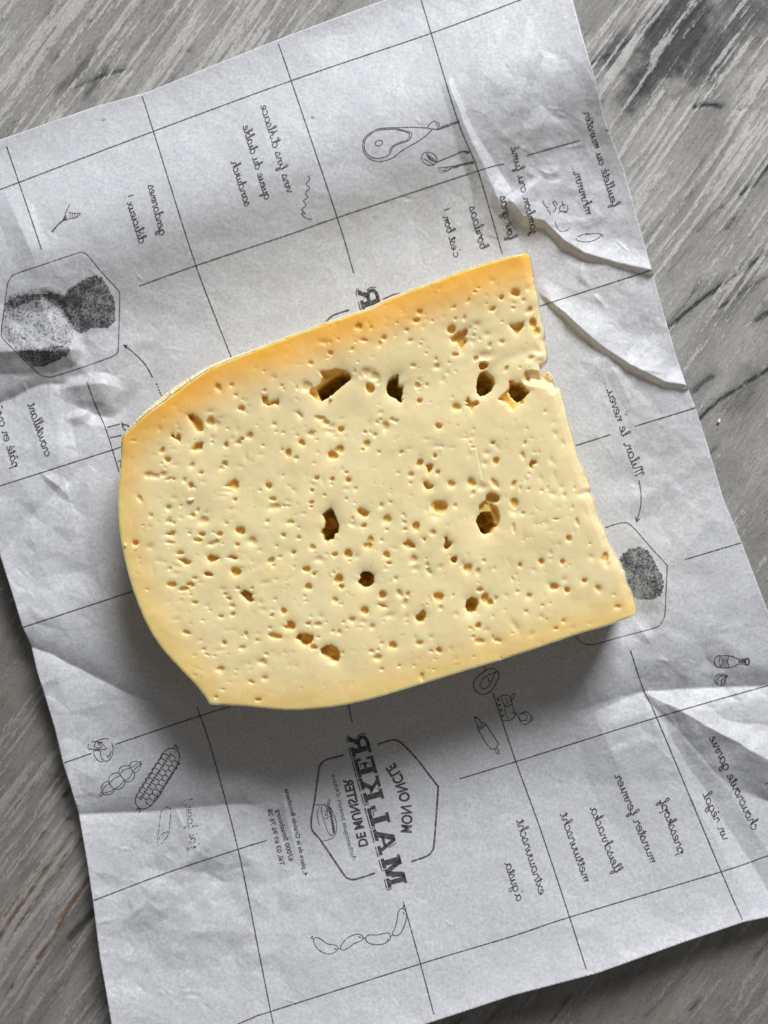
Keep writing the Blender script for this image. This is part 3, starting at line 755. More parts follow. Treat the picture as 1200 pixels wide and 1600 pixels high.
def block_word(dx=0, dy=0, only=None, label=None):
    """slab-serif capitals MALKER with a parallel shade line, mirrored, reading up the sheet"""
    O_ = np.array([604.0 + dx, 1389.0 + dy]); r = np.array([-.262, -.965]); u = np.array([.962, -.272])
    M = lambda a, b: O_ + r * a + u * b
    ink = Ink(); hgt = 34
    def box(a0, b0, a1, b1): ink.fill([M(a0, b0), M(a1, b0), M(a1, b1), M(a0, b1)])
    def para(a0, b0, a1, b1, w): ink.fill([M(a0, b0), M(a0 + w, b0), M(a1 + w, b1), M(a1, b1)])
    def shade(pts, w=1.7): ink.stroke([M(a, b) for a, b in pts], w, smooth=False)
    def slab_stem(a, w, ser=3.5):
        box(a - ser, 3, a + w + ser, 8.5); box(a, 8.6, a + w, hgt - 5.2); box(a - ser, hgt - 5.1, a + w + ser, hgt)
        shade([(a - ser - .5, .4), (a + w + ser, .4)]); shade([(a - ser - 2.2, 8), (a - ser - 2.2, .4)])
    for ch, a0, w in (('M', 0, 50), ('A', 52, 44), ('L', 98, 36), ('K', 136, 40), ('E', 178, 32), ('R', 212, 34)):
        if only and ch not in only: continue
        if ch == 'M':
            slab_stem(a0 + 4, 8); slab_stem(a0 + 35, 9)
            para(a0 + 10, hgt, a0 + 19, 5, 8.5); para(a0 + 33, hgt, a0 + 20.5, 5, 8)
            shade([(a0 + 15, 12), (a0 + 15, 24)], 1.4)
        if ch == 'A':
            para(a0 + 6, 8.6, a0 + 17, hgt, 6); para(a0 + 29, 8.6, a0 + 17, hgt, 9.5); box(a0 + 12, 13, a0 + 30, 17.5)
            box(a0 + 1, 3, a0 + 16, 8.5); box(a0 + 24, 3, a0 + 43, 8.5)
            shade([(a0 + 0, .4), (a0 + 16, .4)]); shade([(a0 + 23, .4), (a0 + 43, .4)]); shade([(a0 + 9, 20), (a0 + 13.5, hgt)], 1.4)
        if ch == 'L':
            slab_stem(a0 + 5, 9); box(a0 + 14.2, 3, a0 + 31, 8.5); box(a0 + 27, 8.6, a0 + 33, 17)
            shade([(a0 + 14, .4), (a0 + 33, .4)]); shade([(a0 + 16.5, 11), (a0 + 24.5, 11), (a0 + 24.5, 18)], 1.4)
        if ch == 'K':
            slab_stem(a0 + 5, 9); para(a0 + 13, 15, a0 + 26, hgt - 5, 7.5); para(a0 + 27, 8, a0 + 17, 20, 9)
            box(a0 + 23, 3, a0 + 41, 8.4); box(a0 + 22, hgt - 4.9, a0 + 39, hgt); shade([(a0 + 22, .4), (a0 + 41, .4)]); shade([(a0 + 17, 27), (a0 + 23, 33)], 1.4)
        if ch == 'E':
            slab_stem(a0 + 4, 8.5); box(a0 + 12.6, 3, a0 + 30, 8.5); box(a0 + 12.6, hgt - 5.1, a0 + 29, hgt); box(a0 + 12.6, 16, a0 + 22, 20.5)
            box(a0 + 25.5, 8.6, a0 + 30, 14); box(a0 + 25, hgt - 11, a0 + 29, hgt - 5.2); box(a0 + 19, 12.8, a0 + 22, 23.5)
            shade([(a0 + 12, .4), (a0 + 30, .4)]); shade([(a0 + 15, 11), (a0 + 22, 11)], 1.3); shade([(a0 + 15, 25.5), (a0 + 21, 25.5)], 1.3)
        if ch == 'R':
            slab_stem(a0 + 4, 8.5)
            ink.stroke([M(a0 + 12.5, hgt - 2.6), M(a0 + 20, hgt - 2.8), M(a0 + 26, hgt - 6.5), M(a0 + 26, hgt - 13), M(a0 + 20, hgt - 16.6), M(a0 + 12.5, hgt - 16.8)], 5.6, 1.5, jit=.04)
            ink.stroke([M(a0 + 18, hgt - 17), M(a0 + 24, hgt - 20.5), M(a0 + 25.5, 9), M(a0 + 28, 5.5), M(a0 + 32, 7.5)], 6.2, 1.5, jit=.04)
            ink.stroke([M(a0 + 29.5, hgt - 1), M(a0 + 31.8, hgt - 9), M(a0 + 29, hgt - 16.5)], 1.6); ink.stroke([M(a0 + 24, .6), M(a0 + 31, 1), M(a0 + 35.5, 5)], 1.6)
            ink.stroke([M(a0 + 20, 9.5), M(a0 + 20, 15)], 1.4)
    ink.build('block_lettering', label, M_BLOCK)
block_word(label='mirrored slab serif capitals reading MALKER')
sans('MON ONCLE', None, None, 17, 'printed_lettering', path=LO([(800, 930), (806, 800), (795, 690), (775, 600), (742, 510), (706, 440), (668, 385)]), bold=.03, mat=M_BLOCK)
sans('DE MUNSTER', (561.5, 1324), (536, 1218), 15, 'printed_lettering', bold=.035, mat=M_BLOCK)
sans("Authentiques saveurs d'Alsace", None, None, 7.6, 'printed_lettering', path=LO([(388, 1168), (335, 1000), (290, 800), (250, 620), (208, 438)]), bold=.008)
ik = Ink()
for p_ in ([(70, 700), (110, 692), (165, 697), (205, 730), (235, 800), (252, 880), (240, 945), (205, 985), (135, 1005)], [(110, 700), (86, 760), (92, 820), (105, 870)],
           [(128, 705), (120, 740), (150, 850), (175, 920), (200, 955), (222, 945), (230, 900), (205, 800), (170, 720), (140, 700)], [(190, 650), (195, 655), (180, 730), (165, 780)],
           [(182, 652), (168, 735), (150, 760)], [(150, 790), (160, 775), (178, 790), (168, 815), (148, 808)]):
    ik.stroke(LO(p_), 1.2)
for k in range(9):
    t = k / 8
    ik.stroke(LO([(185 + 30 * t, 715 + 200 * t), (205 + 34 * t, 740 + 190 * t)]), 3.0)
ik.build('pot_drawing', 'small printed cooking pot inside the hexagon')
# the repeat of the mark at the upper edge of the cheese
ik = Ink(); ik.stroke(Z_([(640, 190), (652, 150), (672, 120), (710, 85), (760, 62), (875, 25)], 400, 480, 6), 2.9)
ik.stroke(Z_([(135, 311), (165, 297), (200, 282), (230, 277), (262, 279), (290, 290)], 560, 380, 3.53), 2.9)
ik.build('printed_hexagon', 'upper corner of a second printed hexagon frame at the cheese edge')
block_word(15, -698, 'R', label='mirrored slab serif letter R above the cheese')

# ------ two hexagons with printed photographs, arrows
ik = Ink(); ik.stroke(Z_([(75, 205), (110, 186), (290, 126), (480, 62), (515, 58), (550, 78), (640, 185), (735, 290), (748, 320), (745, 490), (740, 650), (733, 682), (700, 708), (530, 770), (350, 828), (300, 835), (250, 820), (205, 782), (110, 690), (25, 602), (8, 562), (25, 420), (45, 270), (55, 235)], 0, 380, 4), 1.6, closed=True)
ik.build('printed_hexagon', 'thin hexagon outline around the left meat picture')
Ink().patch(Z_([(650, 180), (740, 130), (820, 85), (890, 60), (960, 85), (1005, 150), (1040, 230), (1080, 320), (1080, 470), (1040, 535), (960, 560), (880, 555), (760, 600), (710, 590), (650, 480), (600, 380), (600, 260)], 0, 420, 6)).build('meat_picture', 'dark speckled print of a cut of meat', M_PHOTO)
Ink().patch(Z_([(40, 330), (75, 260), (180, 215), (320, 180), (460, 170), (560, 200), (600, 270), (660, 420), (690, 540), (670, 700), (640, 790), (560, 850), (400, 915), (310, 920), (230, 860), (150, 760), (60, 660), (10, 590), (25, 440)], 0, 420, 6)).build('meat_picture', 'paler speckled print of a loaf of meat', M_PHOTO2)
Ink().patch(Z_([(390, 235), (470, 220), (550, 235), (600, 280), (640, 400), (680, 470), (640, 480), (590, 380), (520, 300), (420, 280)], 0, 420, 6)).build('meat_picture', 'dark curved edge of the meat print', M_PHOTO)
Ink().patch(Z_([(290, 770), (400, 740), (540, 720), (650, 740), (640, 800), (560, 850), (400, 915), (310, 915), (210, 830), (160, 770)], 0, 420, 6)).build('meat_picture', 'dark lower end of the meat print', M_PHOTO)
Ink().patch(Z_([(45, 330), (90, 280), (220, 240), (390, 235), (420, 270), (300, 300), (180, 350), (60, 420)], 0, 420, 6)).build('meat_picture', 'dark upper rim of the meat print', M_PHOTO)
ik = Ink(); ik.stroke(Z_([(425, 318), (470, 302), (518, 290), (548, 295), (578, 322), (650, 405), (720, 482), (727, 505), (722, 610), (717, 715), (703, 755), (670, 782), (530, 820), (395, 858), (350, 860), (318, 845), (285, 805)], 800, 720, 3), 1.6)
ik.build('printed_hexagon', 'thin hexagon outline beside the right edge of the cheese')
Ink().patch(Z_([(480, 475), (520, 438), (560, 410), (600, 402), (640, 420), (660, 460), (690, 510), (712, 560), (708, 590), (700, 630), (660, 652), (600, 650), (570, 640), (520, 600), (480, 540)], 800, 720, 3)).build('meat_picture', 'speckled print of meat beside the cheese', M_PHOTO)
ik = Ink(); ik.stroke(Z_([(955, 840), (905, 755), (835, 684), (772, 636)], 0, 380, 4), 2); ik.fill(Z_([(768, 632), (800, 636), (785, 660)], 0, 380, 4))
for x, y in ((978, 880), (986, 900), (994, 918), (1002, 936)): ik.stroke(Z_([(x - 4, y - 5), (x + 4, y + 5)], 0, 380, 4), 2.2)
ik.stroke(Z_([(1005, 945), (1025, 965), (1060, 955)], 0, 380, 4), 2)
ik.build('printed_arrow', 'curved arrow pointing to the left hexagon')
ik = Ink(); ik.stroke(Z_([(595, 90), (605, 160), (601, 225), (584, 285)], 800, 720, 3), 1.6); ik.stroke(Z_([(580, 262), (584, 287), (600, 270)], 800, 720, 3), 1.6, smooth=False)
ik.build('printed_arrow', 'curved arrow pointing to the right hexagon')

# ------ line drawings
K6 = lambda pts: Z_(pts, 560, 170, 6)
ik = Ink()
ik.stroke(K6([(690, 195), (640, 245), (560, 305), (470, 355), (390, 405), (330, 455), (250, 485), (180, 492), (110, 470), (60, 420), (40, 350), (55, 280), (110, 225), (180, 188), (270, 178), (380, 176), (500, 172), (640, 178)]), 1.6)
ik.stroke(K6([(360, 188), (440, 205), (495, 225), (500, 250), (470, 295), (400, 322), (330, 355), (300, 410), (265, 445), (180, 465), (110, 445), (65, 395), (55, 330), (75, 275), (140, 220), (220, 195), (360, 188)]), 1.5)
ik.stroke(K6([(350, 192), (430, 212), (480, 240), (455, 292), (390, 312), (320, 350), (285, 405)]), 1.2); ik.ellipse(560 + 192 / 6, 170 + 320 / 6, 6, 4.2, -15, 1.6)
ik.stroke(K6([(645, 175), (680, 130), (712, 115), (735, 128), (758, 140), (755, 170), (735, 190), (690, 188), (645, 178)]), 1.5); ik.stroke(K6([(730, 140), (745, 165)]), 1.2)
ik.build('ham_drawing', 'printed drawing of a ham leg')
ik = Ink(); ik.stroke(K6([(735, 195), (840, 160), (950, 120)]), 2.2); ik.stroke(K6([(770, 172), (850, 140), (945, 112)]), 1.2)
ik.build('knife_drawing', 'printed drawing of a knife')
ik = Ink(); ik.ellipse(560 + 665 / 6, 170 + 467 / 6, 12.5, 9.8, 25, 1.5)
for k in range(7):
    ik.stroke(K6([(650 + 14 * k, 425 + 9 * k), (672 + 10 * k, 475 + 5 * k)]), 1.1); ik.stroke(K6([(605 + 14 * k, 465 + 9 * k), (630 + 14 * k, 470 + 8 * k)]), 1.1)
ik.stroke(K6([(640, 415), (665, 470), (735, 500)]), 1.8); ik.stroke(K6([(735, 500), (830, 460), (960, 405), (1000, 398), (1050, 405)]), 2); ik.stroke(K6([(990, 398), (1040, 418)]), 3)
ik.build('spoon_drawing', 'printed drawing of a spoon')
ik = Ink(); ik.stroke(K6([(1080, 500), (960, 525), (900, 540)]), 3.6)
for p_ in ([(900, 538), (860, 555), (840, 578), (770, 600)], [(890, 535), (830, 545), (745, 555)], [(815, 575), (755, 580)], [(830, 545), (820, 575)], [(835, 580), (880, 555), (940, 545)]): ik.stroke(K6(p_), 1.3)
ik.build('fork_drawing', 'printed drawing of a fork')

B3 = lambda pts: Z_(pts, 850, 1000, 3.43)
ik = Ink()
ik.stroke(B3([(945, 83), (925, 88), (913, 113), (925, 140), (950, 146), (990, 148), (1018, 142), (1045, 128), (1095, 128), (1098, 115), (1092, 102), (1045, 102), (1018, 90), (990, 84), (945, 83)]), 1.5)
ik.stroke(B3([(945, 84), (940, 115), (948, 146)]), 1.3); ik.stroke(B3([(990, 84), (985, 115), (992, 147)]), 1.3); ik.stroke(B3([(1042, 114), (1085, 114)]), 4.4)
ik.stroke(B3([(1080, 100), (1098, 98), (1100, 130), (1078, 131), (1080, 100)]), 1.4)
for k in range(4): ik.stroke(B3([(950 + 9 * k, 92), (955 + 9 * k, 115), (948 + 9 * k, 140)]), 1.2)
ik.build('bottle_drawing', 'printed drawing of a bottle lying on its side')
ik = Ink()
for p_ in ([(985, 192), (960, 185), (930, 188), (914, 212), (925, 235), (950, 245), (975, 232), (972, 208), (985, 192)], [(985, 192), (945, 195), (925, 215), (935, 240)], [(985, 192), (955, 210), (950, 244)], [(985, 192), (968, 215), (965, 240)]): ik.stroke(B3(p_), 1.3)
ik.build('garlic_drawing', 'printed drawing of a garlic bulb')

W3 = lambda pts: Z_(pts, 400, 1350, 3)
ik = Ink()
for p_ in ([(270, 352), (282, 344), (305, 352), (335, 374), (372, 380), (385, 394), (365, 416), (335, 421), (300, 407), (276, 380)],
           [(396, 393), (408, 368), (440, 340), (480, 328), (501, 340), (496, 358), (460, 373), (432, 394), (408, 403)],
           [(514, 350), (526, 333), (570, 332), (612, 323), (630, 334), (626, 356), (598, 374), (560, 378), (526, 368)],
           [(639, 326), (652, 300), (661, 262), (668, 222), (684, 209), (700, 218), (706, 245), (696, 288), (676, 326), (652, 336)]): ik.stroke(W3(p_), 1.5, closed=True)
for p_ in ([(268, 350), (258, 345), (268, 338)], [(385, 396), (397, 397)], [(502, 348), (515, 348)], [(630, 340), (641, 333)], [(690, 210), (690, 195), (697, 195)], [(365, 400), (378, 395)], [(478, 338), (492, 345)], [(612, 362), (622, 350)], [(690, 225), (697, 240)]): ik.stroke(W3(p_), 1.6)
ik.build('sausage_drawing', 'printed string of four sausages')

G7 = lambda pts: Z_(pts, 130, 1140, 7.06)
ik = Ink()
for p_ in ([(285, 105), (240, 98), (180, 112), (140, 135), (125, 175), (130, 200)], [(60, 155), (52, 190), (62, 212), (110, 215), (255, 210), (185, 145), (160, 152), (205, 190), (145, 205)], [(95, 135), (140, 132), (215, 140), (160, 150)], [(115, 232), (125, 290), (170, 345), (225, 355)],
           [(315, 145), (330, 210), (320, 280), (285, 335), (245, 348), (210, 325)], [(190, 230), (195, 300), (215, 335)], [(305, 235), (295, 280), (260, 305)], [(115, 232), (185, 228)]): ik.stroke(G7(p_), 1.5, smooth=len(p_) > 3)
ik.build('pretzel_drawing', 'printed drawing of a pretzel')
ik = Ink()
for p_ in ([(205, 690), (200, 640), (230, 585), (280, 565), (290, 520), (330, 485), (390, 470), (400, 430), (440, 400), (510, 395), (525, 365), (570, 348), (615, 360), (632, 380)],
           [(205, 690), (230, 715), (280, 715), (330, 690), (340, 660), (400, 655), (450, 620), (465, 575), (520, 570), (560, 530), (570, 480), (610, 450), (632, 410), (632, 380)],
           [(215, 690), (230, 640), (290, 590), (340, 540), (400, 510), (440, 450), (530, 415), (600, 372)], [(220, 700), (300, 680), (345, 655), (410, 610), (450, 560), (510, 530), (545, 465), (610, 400), (628, 380)],
           [(280, 565), (300, 610), (340, 660)], [(390, 470), (415, 510), (465, 575)], [(510, 395), (535, 440), (570, 480)], [(205, 690), (180, 710), (190, 725), (210, 725), (215, 700)], [(632, 380), (640, 350), (625, 355)], [(632, 380), (655, 378)]): ik.stroke(G7(p_), 1.3)
ik.build('sausage_drawing', 'printed drawing of a knotted sausage')
ik = Ink()
out_ = [(845, 330), (870, 270), (920, 225), (980, 205), (1035, 230), (1065, 290), (1050, 360), (1000, 460), (950, 545), (890, 640), (840, 730), (780, 800), (720, 855), (650, 875), (600, 850), (575, 790), (590, 720), (640, 650), (690, 570), (745, 490), (800, 390), (845, 330)]
ik.stroke(G7(out_), 1.7)
ax0 = np.array([640, 810.]); ax1 = np.array([1010, 265.]); dv_ = (ax1 - ax0) / np.hypot(*(ax1 - ax0)); nv_ = np.array([-dv_[1], dv_[0]])
def pt(a, b): return tuple(ax0 + dv_ * a * 63 + nv_ * (b) * 68)
hexw = lambda a, b: pt(a, b)
for l in range(-1, 3):
    zz = []
    for k in range(0, 22):
        a_ = k * .5; b_ = l - .5 + (.17 if k % 2 else -.17)
        zz.append(pt(a_, b_))
    lo_, hi_ = (3, 20) if l in (-1, 2) else (1, 21)
    ik.stroke(G7(zz[lo_:hi_]), 1.5, smooth=False)
for l in range(-2, 3):
    for k in range(0, 11):
        a_ = k + (.5 if l % 2 else 0)
        if abs(l) == 2 or not .3 < a_ < 10.2: continue
        b0 = l - .5 + (.17 if (round(a_ * 2) % 2) else -.17); b1 = l + .5 + (.17 if (round(a_ * 2) % 2) else -.17)
        ik.stroke(G7([pt(a_, b0), pt(a_, b1)]), 1.5, smooth=False)
for p_ in ([(1005, 200), (1005, 175), (1025, 168), (1030, 200), (1055, 205), (1050, 215)], [(580, 885), (610, 870), (630, 905), (615, 910)]): ik.stroke(G7(p_), 1.7)
ik.build('salami_drawing', 'printed drawing of a netted salami')
ik = Ink(); ik.stroke(G7([(915, 840), (925, 860), (960, 870), (965, 920), (955, 1050), (945, 1140), (900, 1220), (850, 1265), (820, 1270)]), 1.4); ik.stroke(G7([(915, 860), (870, 885), (850, 960), (835, 1090), (822, 1200), (820, 1270)]), 1.4)
ik.stroke(G7([(835, 1225), (855, 1170), (910, 1125), (945, 1125)]), 1.2)
for x, y in ((870, 1185), (890, 1195), (905, 1160), (880, 1220), (915, 1140)): ik.stroke(G7([(x, y), (x + 14, y - 10)]), 1.3)
ik.build('sausage_drawing', 'faint printed drawing of a sliced sausage', M_INK_FAINT)

E10 = lambda pts: Z_(pts, 720, 1030, 10)
ik = Ink()
ik.stroke(E10([(570, 185), (520, 150), (450, 148), (370, 190), (270, 270), (205, 350), (200, 430), (240, 500), (310, 545), (390, 542), (460, 505), (520, 430), (580, 320), (598, 250), (575, 190)]), 1.7)
ik.stroke(E10([(560, 190), (500, 220), (420, 250), (330, 330), (300, 395), (330, 450), (380, 460), (430, 425), (480, 350), (510, 260), (560, 190)]), 1.6); ik.stroke(E10([(425, 290), (435, 320), (450, 355)]), 1.8)
ik.build('chop_drawing', 'printed drawing of a meat chop')
ik = Ink()
for p_ in ([(560, 620), (640, 575), (700, 560), (760, 580), (790, 640), (820, 760), (845, 830), (840, 900), (790, 945), (720, 960), (650, 955)], [(640, 590), (650, 660), (690, 720), (740, 735), (790, 700)], [(760, 610), (820, 540), (850, 545), (830, 590), (780, 660)], [(690, 720), (700, 860), (760, 930)],
           [(690, 600), (730, 660), (730, 700)], [(790, 830), (880, 850), (950, 840), (1010, 820), (1070, 850), (1095, 910), (1070, 980), (1000, 1022), (940, 990), (915, 910), (850, 850)], [(940, 850), (1010, 860), (1040, 910), (1000, 960)], [(930, 960), (1040, 960)], [(1095, 900), (1125, 910), (1110, 970), (1095, 960)], [(900, 890), (920, 960)]): ik.stroke(E10(p_), 1.4)
for a_, b_ in ((600, 640), (612, 715), (640, 795), (665, 885)): ik.fill(E10([(a_ - 40, b_ - 20), (a_ + 15, b_ - 15), (a_ - 5, b_ + 35)]))
ik.build('pot_drawing', 'printed drawing of a cooking pot and pan')
ik = Ink()
for p_ in ([(210, 915), (240, 900), (320, 990), (330, 1050), (290, 1065), (265, 1040), (210, 920)], [(335, 1000), (370, 990), (385, 1010), (350, 1070), (290, 1095), (255, 1085), (260, 1050)], [(385, 1010), (480, 1150), (575, 1300), (580, 1345), (540, 1395), (480, 1405), (440, 1370), (350, 1240), (270, 1095)], [(530, 1400), (560, 1460), (590, 1480), (600, 1450), (560, 1380)]): ik.stroke(E10(p_), 1.5)
ik.stroke(E10([(228, 905), (240, 925)]), 3)
ik.build('rolling_pin_drawing', 'printed drawing of a rolling pin')
R8 = lambda pts: Z_(pts, 820, 280, 8.57)
ik = Ink()
for p_ in ([(245, 275), (250, 320), (300, 385), (320, 370)], [(300, 400), (335, 440), (345, 480)], [(375, 320), (390, 290), (420, 310), (440, 345)], [(380, 310), (410, 370), (405, 420), (375, 445)], [(460, 415), (480, 360), (530, 335), (570, 360), (575, 420), (530, 430), (470, 420)], [(500, 290), (510, 340), (540, 390)], [(455, 460), (470, 430), (570, 450)],
           [(405, 560), (430, 640), (470, 690), (530, 695), (590, 665), (600, 640)]): ik.stroke(R8(p_), 1.4)
ik.build('vegetable_drawing', 'faint printed sketch of vegetables on the creased corner')
ik = Ink(); ik.stroke(R8([(710, 770), (780, 738), (880, 728), (980, 725), (1020, 745), (980, 790), (880, 832), (780, 838), (700, 815), (690, 790)]), 1.4); ik.stroke(R8([(1015, 735), (1045, 745), (1035, 775)]), 1.5); ik.stroke(R8([(820, 745), (850, 735), (880, 742)]), 1.2)
ik.build('sausage_drawing', 'small printed sausage on the creased corner')
ik = Ink(); F2 = lambda pts: Z_(pts, 0, 0, 2.4)
ik.stroke(F2([(195, 870), (215, 845), (242, 822)]), 2.4); ik.fill(F2([(232, 828), (246, 800), (252, 826)])); ik.stroke(F2([(244, 802), (262, 765)]), 1.4); ik.stroke(F2([(250, 822), (285, 815), (302, 800)]), 1.3); ik.stroke(F2([(256, 795), (280, 800), (302, 798)]), 1.1)
for k in range(4): ik.stroke(F2([(262 + 9 * k, 797), (264 + 9 * k, 815)]), 1.1)
ik.build('corkscrew_drawing', 'small printed tool sketch near the left edge')
ik = Ink(); ik.stroke(F2([(1155, 658), (1162, 672), (1148, 690), (1162, 705), (1146, 722), (1155, 740), (1138, 752), (1148, 770), (1132, 785), (1145, 800), (1130, 800), (1148, 818), (1170, 822)]), 1.5)
ik.build('squiggle_drawing', 'small printed squiggle under the handwriting')
ik = Ink()
for p_ in ([(670, 1150), (690, 1145), (750, 1130)], [(760, 1120), (775, 1160), (800, 1175)], [(690, 1215), (760, 1200)], [(765, 1130), (800, 1140), (812, 1152)], [(735, 1365), (757, 1360), (752, 1400)]): ik.stroke(Z_(p_, 0, 380, 4), 2.2)
ik.build('squiggle_drawing', 'dark printed sketch half hidden by the left corner of the cheese')

